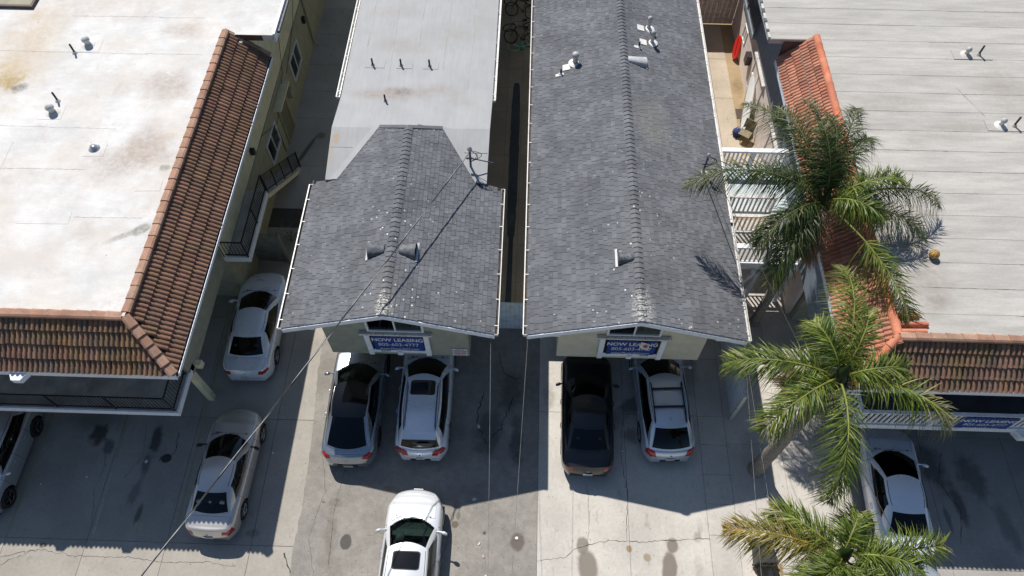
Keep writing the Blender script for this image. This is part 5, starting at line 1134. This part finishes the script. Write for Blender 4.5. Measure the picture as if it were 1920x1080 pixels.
make_car('parked_car', 'white sedan behind the palms at right, nose under the white railed balcony', 'car', P_white, L=4.7, W=1.82, H=1.43, kind='sedan', loc=(12.5,7.5,0), rz=R(-2.5), opt=('painted','slim','darkrear'), glass='glass_dark')
make_car('parked_car', 'silver white car of which only the hood shows at the bottom right edge', 'car', P_silv2, L=4.5, W=1.78, H=1.45, kind='sedan', loc=(12.45,3.0,0), rz=R(-2), opt=('painted',), glass='glass')
# ---------------------------------------------------------------- banners
def banner(name, label, x0, x1, zb, zt, y, lines, wavy=.0, skew=0., extra=None):
    t = wthing(name, label, 'banner', ((x0+x1)/2, y, zb)); n = 24; q = MB(); vs = []
    for k in range(2):
        yy = y - .006*k
        for i in range(n+1):
            for j in range(7):
                u, v = i/n, j/6; x = x0+(x1-x0)*u; zz = zb+(zt-zb)*v+(wavy*.05*math.sin(u*11)*(1-v)); yo = wavy*.03*math.sin(u*9+1)*(1-v)
                vs.append((x+skew*(v-.5), yy-yo, zz))
    m = (n+1)*7; f = [(i*7+j,(i+1)*7+j,(i+1)*7+j+1,i*7+j+1) for i in range(n) for j in range(6)]
    q.add(vs, [tuple(k+m for k in a) for a in f]+[a[::-1] for a in f]); q.build('sheet', M['banner'], t)
    for s, size, zc, sx, b, xc in lines:
        text_mesh('lettering', s, size, M['print_w'], t, Matrix.Translation((xc if xc else (x0+x1)/2, y-.014-wavy*.02, zc)) @ Matrix.Rotation(math.pi/2,4,'X'), b, .001, sx=sx)
    return t
banner('leasing_banner', 'blue now leasing banner on the sage gable, lower left middle', -4.95, -3.3, 2.78, 3.76, 11.03, [('NOW LEASING', .30, 3.53, .84, .006, 0), ('805-603-4777', .29, 3.20, .83, .0, 0), ('www.PlayaLifeIV.com', .185, 2.91, .83, .0, 0)], .15, -.02)
bt = banner('leasing_banner', 'rippled blue now leasing banner with white rag over it on the cream gable', 2.8, 4.4, 2.78, 3.74, 11.13, [('NOW LEASING', .30, 3.52, .82, .006, 0), ('805-603-4777', .29, 3.19, .81, .0, 0), ('www.PlayaLifeIV.com', .18, 2.90, .82, .0, 0)], .6, .02)
rg = wthing('rag', 'white and pink rag caught over the blue banner of the cream gable', 'rag', (3.95,11.05,3.2)); q = MB(); r = random.Random(5); vs = []
for i in range(9):
    for j in range(9):
        u, v = i/8-.5, j/8-.5; vs.append((3.98+u*.34*(1-.3*abs(v))+.03*noise.noise(Vector((u*5,v*5,1))), 11.07-.05*noise.noise(Vector((u*6,v*6,2)))-.03, 3.55+v*.44-.14*u))
q.add(vs, [(i*9+j,i*9+j+1,(i+1)*9+j+1,(i+1)*9+j) for i in range(8) for j in range(8)], 0, 0., True); q.build('cloth', M['litter'], rg)
MB().lathe([(0,.03),(.06,.02),(.08,0)], (4.0,10.99,3.6), 8, 'y').build('bow', M['red_print'], rg)
banner('leasing_banner', 'blue now leasing banner tied to the white balcony railing at right', 13.68, 15.36, 2.86, 3.70, 8.83, [('NOW LEASING', .27, 3.46, .95, .006, 0), ('805-603-4777', .25, 3.17, .95, .0, 0), ('www.PlayaLifeIV.com', .13, 2.93, 1.0, .0, 0)], .1)
ns = wthing('notice_sign', 'small white parking notice on the sage gable near its right corner', 'sign', (-2.1,11.1,2.4)); MB().box(-2.38,-1.86,11.09,11.105,2.4,2.86).build('board', M['paper_w'], ns)
for i, (s, m_) in enumerate((('PRIVATE','red_print'),('PARKING ONLY','navy'),('VIOLATORS','red_print'),('TOWED AWAY','navy'),('22658 CVC','red_print'))): text_mesh('lettering', s, .075, M[m_], ns, Matrix.Translation((-2.12,11.087,2.80-i*.083)) @ Matrix.Rotation(math.pi/2,4,'X'), .003, .001)
# ---------------------------------------------------------------- wires
def wire(label, a, b, sag, r, mat, twist=False, n=40):
    t = wthing('overhead_wire', label, 'wire', a); a, b = Vector(a), Vector(b); d = (b-a); s = Vector((-d.y,d.x,0)).normalized()
    P_ = [a+d*(i/n)-Vector((0,0,sag*4*(i/n)*(1-i/n))) for i in range(n+1)]
    if not twist: MB().tube(P_, r, 6).build('strand', M[mat], t); return t
    m = n*10
    for k, mm in enumerate((mat, 'wire_d', 'wire_d')):
        Q = []
        for i in range(m+1):
            f = i/m; p = a+d*f-Vector((0,0,sag*4*f*(1-f))); w = f*d.length*2.2*2*math.pi*.16+k*2.094; Q.append(p+s*math.cos(w)*r+Vector((0,0,math.sin(w)*r)))
        MB().tube(Q, r*(.95 if k == 0 else .75), 6).build('strand', M[mm], t)
    return t
wire('thick twisted service wire running from the roof mast down to the lower left', (-2.0,16.95,6.05), (-9.2,.3,8.55), .1, .0125, 'wire_g', True)
wire('thin pale wire dropping from the right eave corner of the sage gable', (-1.0,10.62,4.7), (-.52,-2,5.4), .05, .0055, 'wire_w')
wire('thin pale wire dropping from the left eave corner of the cream gable building', (.16,10.75,4.8), (-.33,-2,5.4), .05, .0055, 'wire_w')
wire('dark thin wire from the mast on the long shingle roof toward the bottom right', (6.15,17.05,5.95), (9.0,0,9.2), .1, .009, 'wire_d')
wire('first pale wire from the right eave of the long roof, the one bending least', (6.85,10.7,4.8), (5.35,1,7.6), .06, .0055, 'wire_w')
wire('second pale wire from the right eave of the long roof, swinging farthest right', (6.85,10.72,4.75), (6.1,1,7.2), .05, .0055, 'wire_w')
wire('dark cable from the roof mast across the long shingle roof to its right eave', (6.1,17.0,5.3), (6.88,13.4,5.02), .0, .012, 'wire_d')
# ---------------------------------------------------------------- fences and gates
def fence(name, label, a, b, h, mat, bw=.14, cat='fence', thick=.025, postm=None, gap=.008, cap=False, lean=0.):
    a, b = Vector(a), Vector(b); t = wthing(name, label, cat, a); d = (b-a); L = d.length; u = d.normalized(); s = Vector((-u.y,u.x,0)); n = int(L/bw)
    for i in range(n): 
        w = L/n; MB().frame(a+u*(w*i+gap/2)+Vector((0,0,.03)), u*(w-gap), s*thick, Vector((0,0,h-.03-rnd.uniform(0,.02)))).build('board', M[mat], t)
    for z in (.3, h-.25): MB().frame(a+s*(thick+.004)+Vector((0,0,z)), d, s*.04, Vector((0,0,.08))).build('rail', M[postm or mat], t)
    for k in (0, 1): MB().frame(a+u*(L*k)-u*.05*(1 if k == 0 else -1)*1-s*.06, u*.1, s*.12, Vector((0,0,h+.05))).build('post', M[postm or mat], t)
    if cap: MB().frame(a-s*.07+Vector((0,0,h)), d, s*.14, Vector((0,0,.05))).build('cap_board', M[postm or mat], t)
    for o in t.children: fixn(o)
    return t
fence('board_gate', 'pale blue white board gate closing the narrow alley between the two gables', (-1.78,13.46,0), (1.14,13.46,0), 2.0, 'gate_w', .16, 'gate')
fence('side_fence', 'pale grey corrugated fence panel beside the long roof, left of the palms', (7.55,13.2,0), (7.55,10.15,0), 2.0, 'gate_w', .12, 'fence', postm='white_old', cap=True)
fence('plank_fence', 'grey green plank fence behind the white sedan below the stair landing', (-10.95,16.3,0), (-9.7,16.25,0), 1.9, 'fence_g', .13)
fence('plank_fence', 'tall bleached plank fence closing the yard at the top right', (5.99,31.5,0), (10.24,31.5,0), 3.2, 'fence_w', .24, postm='fence_w')
# ---------------------------------------------------------------- palms
def frond(L, e0, droop, seed, mat='leaf', leaf=.70, dry=.8, npair=92, side=0., floor=-99., bare=.13):
    """one feather leaf pointing along +x; rachis bends under its own weight, leaflets stand off it in several planes"""
    r = random.Random(seed); N = 26; pts = []; x = z = y = 0.; P_ = [Vector((0,0,0))]
    for i in range(N):
        t = (i+1)/N; a = e0-droop*(t**1.35); x += math.cos(a)*L/N; z = max(z+math.sin(a)*L/N, floor); y += side*t*L/N*.9; P_.append(Vector((x,y,z)))
    q = MB(); q.tube(P_, [.034*(1-.88*i/N)+.003 for i in range(N+1)], 5, 0, .66)
    for k in range(npair):
        t = bare+(1-bare)*k/npair; f = t*N; i = min(int(f), N-1); p = P_[i].lerp(P_[i+1], f-i); d = (P_[i+1]-P_[i]).normalized(); sd = d.cross(Vector((0,0,1))).normalized(); up = sd.cross(d)
        ll = leaf*(math.sin(math.pi*min(1, t*.92+.10))**.5*.95+.15)*(.8 if t > .93 else 1)
        for s in (-1, 1):
            for rep in range(2):
                el = r.uniform(-.75,1.0); out = sd*s*math.cos(el)+up*math.sin(el); fw = r.uniform(.05,.9)+t*.5; v = (out+d*fw).normalized(); l = ll*r.uniform(.75,1.12); w = .0115*r.uniform(.7,1.3)
                tn = min(1., r.uniform(.0,.6)+(.42 if (t > dry and r.random() < .65) else 0)+(.35 if r.random() < .04 else 0)); wn = v.cross(up if abs(v.dot(up)) < .9 else sd).normalized()
                wn = (wn+up*r.uniform(-.5,.5)).normalized(); dr = r.uniform(.3,.95); c = p; prev = None; vs = []
                for j, (tt, ww) in enumerate(((0,.55),(.3,1.),(.65,.85),(1.,.12))):
                    pt = p+v*l*tt-Vector((0,0,1))*(l*dr*tt*tt*(1.25 if el < .2 else .9)); pt.z = max(pt.z, floor-.05); vs += [pt-wn*w*ww, pt+wn*w*ww]
                q.add(vs, [(2*j,2*j+1,2*j+3,2*j+2) for j in range(3)], 0, tn)
    return q.mesh('frond', M[mat])
def palm(label, x, y, zc, fronds, seed, lean=(0,0), r0=.2, r1=.13, spear=True):
    t = wthing('palm_tree', label, 'palm tree', (x, y, 0)); r = random.Random(seed); N = 22
    pts = [(x+lean[0]*(i/N-1)**2*1., y+lean[1]*(i/N-1)**2, zc*i/N) for i in range(N+1)]
    MB().tube(pts, [r0*(1.25 if i == 0 else 1)+(r1-r0)*(i/N)+(.012 if i % 2 else 0) for i in range(N+1)], 16).build('trunk', M['trunk'], t)
    q = MB(); q.lathe([(r1*1.02,-.05),(r1*1.35,.15),(r1*1.2,.45),(r1*.6,.8),(.03,1.0)], (x,y,zc), 12); q.build('crownshaft', M['leaf'], t)
    for k in range(9):
        a = r.uniform(0,6.28); MB().tube([(x+math.cos(a)*r1,y+math.sin(a)*r1,zc-.15),(x+math.cos(a)*(r1+.16),y+math.sin(a)*(r1+.16),zc+.12+r.uniform(-.05,.1)),(x+math.cos(a)*(r1+.3),y+math.sin(a)*(r1+.3),zc+.16)], [.06,.05,.02], 6).build('old_frond_base', M['trunk'], t)
    for i, (az, L, e0, dr, mat, kw) in enumerate(fronds):
        o = link('frond', frond(L, R(e0), R(dr), seed*100+i, mat, **kw), t); o.location = (x, y, zc+.25+.012*i); o.rotation_euler = (R(r.uniform(-12,12)), 0, R(az))
        if mat == 'leaf_y': o['label'] = 'yellow and brown dying frond'
        if mat == 'leaf_d': o['label'] = 'dead brown hanging frond'
    return t
F1 = {'floor': -.72}
palm('tallest palm at upper right whose crown spreads over the red tiles', 8.95, 14.05, 7.1, [
    (172,5.0,48,112,'leaf',{'dry':.7}),(160,2.8,58,112,'leaf',{}),(120,4.7,44,84,'leaf',{'dry':.65}),(108,3.9,60,98,'leaf',{}),(94,4.1,50,86,'leaf',{}),(82,3.5,62,104,'leaf',{}),(66,4.1,50,88,'leaf',F1),(50,3.4,56,108,'leaf',F1),
    (14,3.0,66,124,'leaf_l',F1),(7,4.5,27,84,'leaf',{**F1,'dry':.72}),(-14,3.8,22,84,'leaf',{**F1,'dry':.7}),(-60,4.9,14,70,'leaf_l',{'dry':.6,'bare':.36}),(210,2.9,30,104,'leaf',{}),(228,3.3,4,80,'leaf',{}),(100,2.6,80,80,'leaf',{}),(-30,2.2,60,125,'leaf_l',F1),(250,1.9,-20,60,'leaf_d',{}),(190,1.5,-35,50,'leaf_d',{})], 3, r0=.17, r1=.13)
palm('bright green palm at right centre in front of the tile corner', 8.2, 8.2, 7.3, [
    (171,3.3,38,98,'leaf_l',{'dry':.75}),(84,3.5,50,84,'leaf_l',{}),(66,2.5,64,108,'leaf_l',{}),(-22,3.4,34,94,'leaf_l',{'dry':.55}),(6,2.1,62,120,'leaf_l',{}),
    (-98,3.6,24,92,'leaf_l',{'dry':.85}),(213,3.0,36,102,'leaf_l',{}),(112,1.9,70,112,'leaf_l',{}),(185,1.7,-25,58,'leaf_d',{})], 5, r0=.24, r1=.15)
palm('lowest palm at the bottom right edge with one yellow frond', 7.95, 4.05, 5.9, [
    (167,3.1,32,82,'leaf_y',{}),(143,2.2,40,98,'leaf_l',{}),(8,3.2,30,84,'leaf_l',{'dry':.72}),(-12,2.3,50,112,'leaf_l',{}),(-55,2.3,44,112,'leaf_l',{}),(-100,2.2,44,112,'leaf_l',{}),(60,1.4,60,110,'leaf_l',{}),(215,1.8,60,115,'leaf_l',{})], 7, r0=.21, r1=.14)
MB().lathe([(0,0),(.07,.1),(.09,.35),(.03,.6),(0,.7)], (8.02,7.75,7.3), 8).build('spathe', M['spath'], [o for o in C.objects if o.name.startswith('palm_tree') and abs(o.location.y-8.2) < .1][0])
# ---------------------------------------------------------------- yard things
sb = wthing('surfboard', 'long white surfboard leaning against the pale wall of the sunny yard', 'surfboard', (9.75,24.9,0)); q = MB(); vs = []; n = 24
for i in range(n+1):
    t = i/n; w = .27*max(.0,(1-abs(2*t-.95)**2.6))**.6 if t < .975 else .05; rise = .08*(2*t-1)**4
    for s in (-1,-.6,0,.6,1): vs.append((s*w, (t-.5)*2.75, rise+.03*(1-abs(s))))
    for s in (.6,0,-.6): vs.append((s*w, (t-.5)*2.75, rise-.03))
q.add(vs, [(i*8+k, i*8+(k+1)%8, (i+1)*8+(k+1)%8, (i+1)*8+k) for i in range(n) for k in range(8)]+[tuple(range(8))[::-1], tuple(n*8+k for k in range(8))], 0, 0., True)
o = fixn(q.build('board', M['board'], sb)); A_, B_ = Vector((9.72,23.75,.25)), Vector((10.12,26.0,1.75)); d = (B_-A_).normalized(); nn = Vector((-.75,.1,.65)); nn = (nn-d*nn.dot(d)).normalized(); sx = d.cross(nn)
o.matrix_basis = Matrix.Translation((A_+B_)/2) @ Matrix((sx,d,nn)).transposed().to_4x4()
for k in (-.07,.07): MB().box(k-.006,k+.006,-1.25,-1.08,-.14,-.03).build('fin', M['cplastic'], o)
bb = wthing('bodyboard', 'red plastic board leaning on the pink wall of the sunny yard', 'bodyboard', (10.1,28.3,0)); q = MB(); vs = []
for zz in (-.03,.03):
    for i in range(20): a = 2*math.pi*i/20; vs.append((math.copysign(abs(math.cos(a))**.7,math.cos(a))*.24, math.copysign(abs(math.sin(a))**.8,math.sin(a))*.55, zz))
q.add(vs, [tuple(range(20))[::-1], tuple(range(20,40))]+[(i,(i+1)%20,20+(i+1)%20,20+i) for i in range(20)]); o = q.build('deck', M['red_foam'], bb)
A_, B_ = Vector((10.0,28.75,.1)), Vector((10.18,29.55,.95)); d = (B_-A_).normalized(); nn = Vector((-.8,.0,.5)); nn = (nn-d*nn.dot(d)).normalized(); sx = d.cross(nn); o.matrix_basis = Matrix.Translation((A_+B_)/2) @ Matrix((sx,d,nn)).transposed().to_4x4()
MB().box(-.02,.02,-.38,.38,.031,.036).build('slot', M['gap'], o)
def box_thing(name, label, cat, loc, size, mat, rz=0., lid=None):
    t = thing(name, label, cat, loc, rz); a, b, c = size; q = MB(); q.box(-a/2,a/2,-b/2,b/2,0,c*.82); q.build('body', M[mat], t); MB().box(-a/2-.015,a/2+.015,-b/2-.015,b/2+.015,c*.82+.002,c).build('lid', M[lid or mat], t)
    MB().tube([(-a*.25,-b/2-.02,c*.7),(-a*.25,-b/2-.06,c*.75),(a*.25,-b/2-.06,c*.75),(a*.25,-b/2-.02,c*.7)], .012, 5).build('handle', M['cplastic'], t); return t
box_thing('storage_chest', 'khaki chest behind the leaning surfboard', 'chest', (10.02,24.45,0), (.42,.6,.55), 'canvas', .1)
ch = thing('folding_chair', 'khaki folding chair with dark frame below the surfboard', 'chair', (9.8,23.6,0), R(-35)); MB().box(-.26,.26,-.24,.24,.40,.43).build('seat', M['canvas'], ch); q = MB(); q.frame((-.26,.22,.42),(.52,0,0),(0,.12,.5),(0,.03,0)); fixn(q.build('backrest', M['canvas'], ch))
for sx_ in (-1,1):
    for sy in (-1,1): MB().tube([(sx_*.27,sy*.24,0),(sx_*.27,-sy*.22,.42)], .014, 6).build('leg', M['black_metal'], ch)
for x, y, l, m_ in ((9.55,23.9,'dark blue cloth bundle beside the foot of the surfboard','navy'),(8.0,25.7,'navy bag on the dirt strip beside the long roof gutter','navy')):
    t = thing('cloth_bag', l, 'bag', (x,y,0)); q = MB(); q.lathe([(.0,0),(.2,.02),(.24,.15),(.18,.3),(.05,.34),(0,.33)], (0,0,0), 14); [q.v.__setitem__(i, (v[0]*(1+.25*noise.noise(Vector(v)*5)), v[1]*(1+.3*noise.noise(Vector(v)*4+Vector((3,0,0)))), v[2])) for i, v in enumerate(q.v)]; q.build('sack', M[m_], t); MB().tube([(-.08,0,.3),(-.05,0,.42),(.05,0,.42),(.08,0,.3)], .012, 5).build('strap', M['litter'], t)
for i, (x, y, l) in enumerate(((7.98,24.9,'upper black ball shaped pot by the gutter in the yard'),(7.95,23.3,'lower black round pot by the gutter in the yard'))):
    t = thing('round_pot', l, 'pot', (x,y,0)); MB().lathe([(0,0),(.14,0),(.2,.12),(.18,.26),(.14,.3),(.12,.29),(.12,.2),(0,.19)], (0,0,0), 18).build('bowl', M['rubber'], t); MB().lathe([(0,.2),(.118,.2)], (0,0,.003), 12).build('soil', M['soil'], t)
t = wthing('broken_sheet', 'dark brown doormat lying on the dirt strip of the yard', 'mat', (9.95,25.2,0)); MB().box(9.68,10.15,24.9,25.5,-.008,.012).build('weave', M['brown_metal'], t)
# ball on the roof
pb = thing('round_gourd', 'ochre ribbed ball lying on the grey flat roof at right', 'ball', (12.4,12.9,6.42)); n = 32; q = MB(); vs = []
for j in range(1, 14):
    ph = math.pi*j/14
    for i in range(n): a = 2*math.pi*i/n; rr_ = .15*math.sin(ph)*(1-.05*abs(math.cos(a*4))**6); vs.append((math.cos(a)*rr_, math.sin(a)*rr_, .145+.145*math.cos(ph)))
q.add(vs, [(j*n+i, (j+1)*n+i, (j+1)*n+(i+1)%n, j*n+(i+1)%n) for j in range(12) for i in range(n)]+[tuple(range(n)), tuple(12*n+i for i in range(n))[::-1]], 0, 0., True); q.build('skin', M['pumpkin'], pb)
for k in range(8):
    a = 2*math.pi*k/8; MB().tube([(math.cos(a)*.148*math.sin(p_), math.sin(a)*.148*math.sin(p_), .145+.147*math.cos(p_)) for p_ in [math.pi*j/12 for j in range(1,12)]], .006, 4).build('rib_line', M['pumpkin_d'], pb)
# wheeled bin and lumber by the bottom palm
bn = thing('wheeled_bin', 'grey black wheeled bin lying at the foot of the bottom palm', 'bin', (7.95,5.35,0), R(2)); q = MB()
vs = [(-.33,-.3,.12),(.33,-.3,.12),(.27,.42,.14),(-.27,.42,.14),(-.33,-.3,.62),(.33,-.3,.62),(.27,.42,.52),(-.27,.42,.52)]; q.add(vs, [(3,2,1,0),(4,5,6,7),(0,1,5,4),(1,2,6,5),(2,3,7,6),(3,0,4,7)]); q.build('body', M['bin'], bn)
MB().box(-.36,.36,-.37,-.305,.1,.68).build('lid', M['bin'], bn)
for k in range(5): MB().frame((-.26+k*.12,-.25,.615),(.03,0,0),(0,.6,-.09),(0,0,.02)).build('rib', M['bin'], bn)
for s in (-1,1): MB().lathe([(0,-.03),(.12,-.03),(.12,.03),(0,.03)], (s*.3,.45,.13), 16, 'x').build('wheel', M['rubber'], bn)
MB().tube([(-.2,-.4,.6),(-.2,-.46,.62),(.2,-.46,.62),(.2,-.4,.6)], .018, 6).build('handle', M['bin'], bn)
lb = thing('lumber_pile', 'raw lumber frame on the ground below the wheeled bin', 'lumber', (8.1,4.55,0), R(3))
for k, (x, y, a, b, z) in enumerate(((-.35,-.6,.14,1.1,.0),(-.1,-.6,.1,1.1,.0),(.2,-.6,.16,1.1,.0),(-.4,.35,.8,.12,.06),(-.4,-.1,.8,.12,.06),(.42,-.5,.09,1.0,.0))): MB().box(x,x+a,y,y+b,z,z+.055).build('plank', M['wood_new'], lb)
# bicycles in the alley
def bicycle(label, x, y, rz, mat, lean):
    t = thing('bicycle', label, 'bicycle', (x,y,0), rz); t.rotation_euler = (0, R(lean), rz); r_ = .34
    for wy in (-.52,.52):
        pts = [(0,wy+math.cos(a*math.pi/14)*r_,r_+.0+math.sin(a*math.pi/14)*r_) for a in range(29)]; w = MB().tube(pts, .024, 6, cap=False).build('wheel', M['rubber'], t)
        MB().tube([(0,wy+math.cos(a*math.pi/14)*(r_-.035),r_+math.sin(a*math.pi/14)*(r_-.035)) for a in range(29)], .009, 5, cap=False).build('rim', M['chrome'], w)
        for k in range(10): a = k*.628; MB().tube([(0,wy,r_),(0,wy+math.cos(a)*(r_-.03),r_+math.sin(a)*(r_-.03))], .003, 3).build('spoke', M['chrome'], w)
    q = MB(); bb_ = (0,-.05,.3); st_ = (0,-.2,.8); hd = (0,.33,.82); rw_ = (0,-.52,.34); fw_ = (0,.52,.34)
    for a, b in ((bb_,st_),(st_,hd),(bb_,(0,.36,.72)),(bb_,rw_),(st_,rw_),(hd,fw_)): q.tube([a,b], .016, 6)
    q.build('frame', M[mat], t)
    MB().tube([(-.28,.22,1.0),(-.2,.33,.98),(0,.32,.96),(.2,.33,.98),(.28,.22,1.0)], .014, 6).build('handlebar', M['chrome'], t); q = MB(); q.tube([(0,-.32,.9),(0,-.2,.92),(0,-.05,.91)], [.07,.05,.02], 6); q.build('saddle', M['rubber'], t); MB().lathe([(0,-.01),(.09,-.01),(.09,.01),(0,.01)], (.05,-.05,.3), 12, 'x').build('crank', M['chrome'], t)
for i, (l, x, y, a, m_, le) in enumerate((('bicycle nearest the green hose, lying aslant in the alley',-.55,29.6,75,'bike',24),('dark bicycle second from the hose in the alley',-.6,30.7,100,'bike',-20),('bicycle with pale basket in the middle of the alley row',-.55,31.7,78,'brown_metal',22),
    ('bicycle fourth from the hose in the alley',-.6,32.7,97,'bike',-16),('farthest bicycle at the top edge of the alley',-.5,33.8,80,'bike',18))): bicycle(l, x, y, R(a), m_, le)
hz = wthing('garden_hose', 'pale green garden hose looped on the alley beside the bicycles', 'hose', (-.4,28.9,0)); P_ = []
for i in range(90):
    t_ = i/89; a = t_*6.28*2.4; P_.append((-1.2+1.0*t_+.28*math.cos(a)*(.3+t_), 28.9+.22*math.sin(a)*(.4+t_)+.2*t_, .3+.15*math.sin(a*.7)+.2*t_))
MB().tube(P_, .03, 6).build('coil', M['hose'], hz)
t = thing('plastic_toy', 'small cyan plastic watering can by the hose in the alley', 'watering can', (-.45,29.35,.0)); MB().lathe([(0,0),(.12,0),(.13,.25),(.1,.28),(0,.28)], (0,0,0), 12).build('body', M['cyan'], t); MB().tube([(.1,0,.08),(.32,0,.3)], .025, 6).build('spout', M['cyan'], t)
# scattered litter on the ground
def scrap(label, x, y, s, rz, mat='litter', grp=None, cat='litter'):
    q = MB(); r = random.Random(int(x*100+y)); vs = [(0,0,.035)]+[(math.cos(a)*s*r.uniform(.5,1), math.sin(a)*s*r.uniform(.35,.8), r.uniform(.004,.04)) for a in [k*.785 for k in range(8)]]
    q.add(vs, [(0,k+1,(k+1)%8+1) for k in range(8)]); o = q.build('litter_scrap', M[mat]); o.location = (x,y,.006); o.rotation_euler = (0,0,rz); tag(o, label, cat, grp)
scrap('crumpled white paper on the shaded lot left of the champagne sedan', -13.0, 7.8, .09, .4); scrap('white scrap right of the champagne sedan hood', -8.65, 8.25, .07, 0)
scrap('torn white slip on the shaded asphalt right of the white crossover', -1.5, 9.45, .09, 2.0); scrap('crushed pale blue plastic on the asphalt in the gable shadow', -1.5, 6.85, .10, .3, 'deck_pale')
scrap('pinkish paper scrap in the stained patch near the slab edge', -.02, 5.62, .08, .2, 'pink'); scrap('upper pinkish scrap left of the thin wire on sunlit asphalt', -1.25, 5.4, .06, 1, 'pink'); scrap('pinkish red scrap between the two thin wires at bottom centre', -1.1, 5.0, .07, 2, 'spath'); scrap('lowest pinkish scrap at the bottom edge of the asphalt', -1.0, 4.4, .06, .7, 'pink')
scrap('glinting scrap on the shaded bay line at left', -14.9, 7.2, .07, 0, 'deck_pale'); scrap('white paper scrap between the black sedan and the silver wagon', 3.6, 8.7, .06, 0)
scrap('small white speck of litter on the yard path', 9.3, 23.9, .06, 0); scrap('tiny white scrap at the left edge of the shaded lot', -16.4, 6.9, .05, 0)
# leaves and grit along the court and driveways: nobody could count them
q = MB(); r = random.Random(9)
for i in range(1100):
    x, y = (r.uniform(-7,.6), r.uniform(3,8)) if i % 3 == 0 else ((r.uniform(7.3,11), r.uniform(3.5,14)) if i % 3 == 1 else (r.uniform(-17,7), r.uniform(3.5,9.5))); s = r.uniform(.006,.022); a = r.uniform(0,6.28); z = .009+r.uniform(0,.004)
    q.add([(x+math.cos(a)*s,y+math.sin(a)*s,z),(x+math.cos(a+2.1)*s,y+math.sin(a+2.1)*s,z+.004),(x+math.cos(a+4.2)*s*.7,y+math.sin(a+4.2)*s*.7,z)], [(0,1,2)], 0, r.random())
g_ = q.build('ground_grit', M['crack'], kind='stuff'); g_['label'] = 'dark grit and leaf bits scattered over the paving'; g_['category'] = 'debris'
# weeds and dead growth in the service yard below the stair
wd = thing('dry_shrub', 'scrawny dark shrub under the stair landing beside the plank fence', 'shrub', (-9.7,17.3,0)); r = random.Random(3)
for k in range(14):
    a = r.uniform(0,6.28); l = r.uniform(.4,.9); MB().tube([(0,0,0),(math.cos(a)*l*.3,math.sin(a)*l*.3,l*.6),(math.cos(a)*l*.7,math.sin(a)*l*.7,l*.9)], [.014,.01,.004], 4).build('branch', M['trunk'], wd)
q = MB(); 
for i in range(500):
    c = Vector((r.gauss(0,.3), r.gauss(0,.3), abs(r.gauss(.5,.25)))); s = .03; a = r.uniform(0,6.28); q.add([c, c+Vector((math.cos(a),math.sin(a),.3))*s, c+Vector((-math.sin(a),math.cos(a),.2))*s], [(0,1,2)], 0, r.random())
q.build('foliage', M['leaf'], wd, kind='stuff')

GROUPS = {'car':'cars parked around the carports','palm tree':'palms along the right hand court','bicycle':'bicycles crowded in the alley','wire':'overhead wires','banner':'blue leasing banners','building':'apartment buildings in the row','litter':'litter scraps on the paving','fence':'yard fences','pot':'round pots by the gutter','bag':'dark cloth bags in the yard'}
for o in C.objects:
    if o.parent is None and o.get('category') in GROUPS: o['group'] = GROUPS[o['category']]
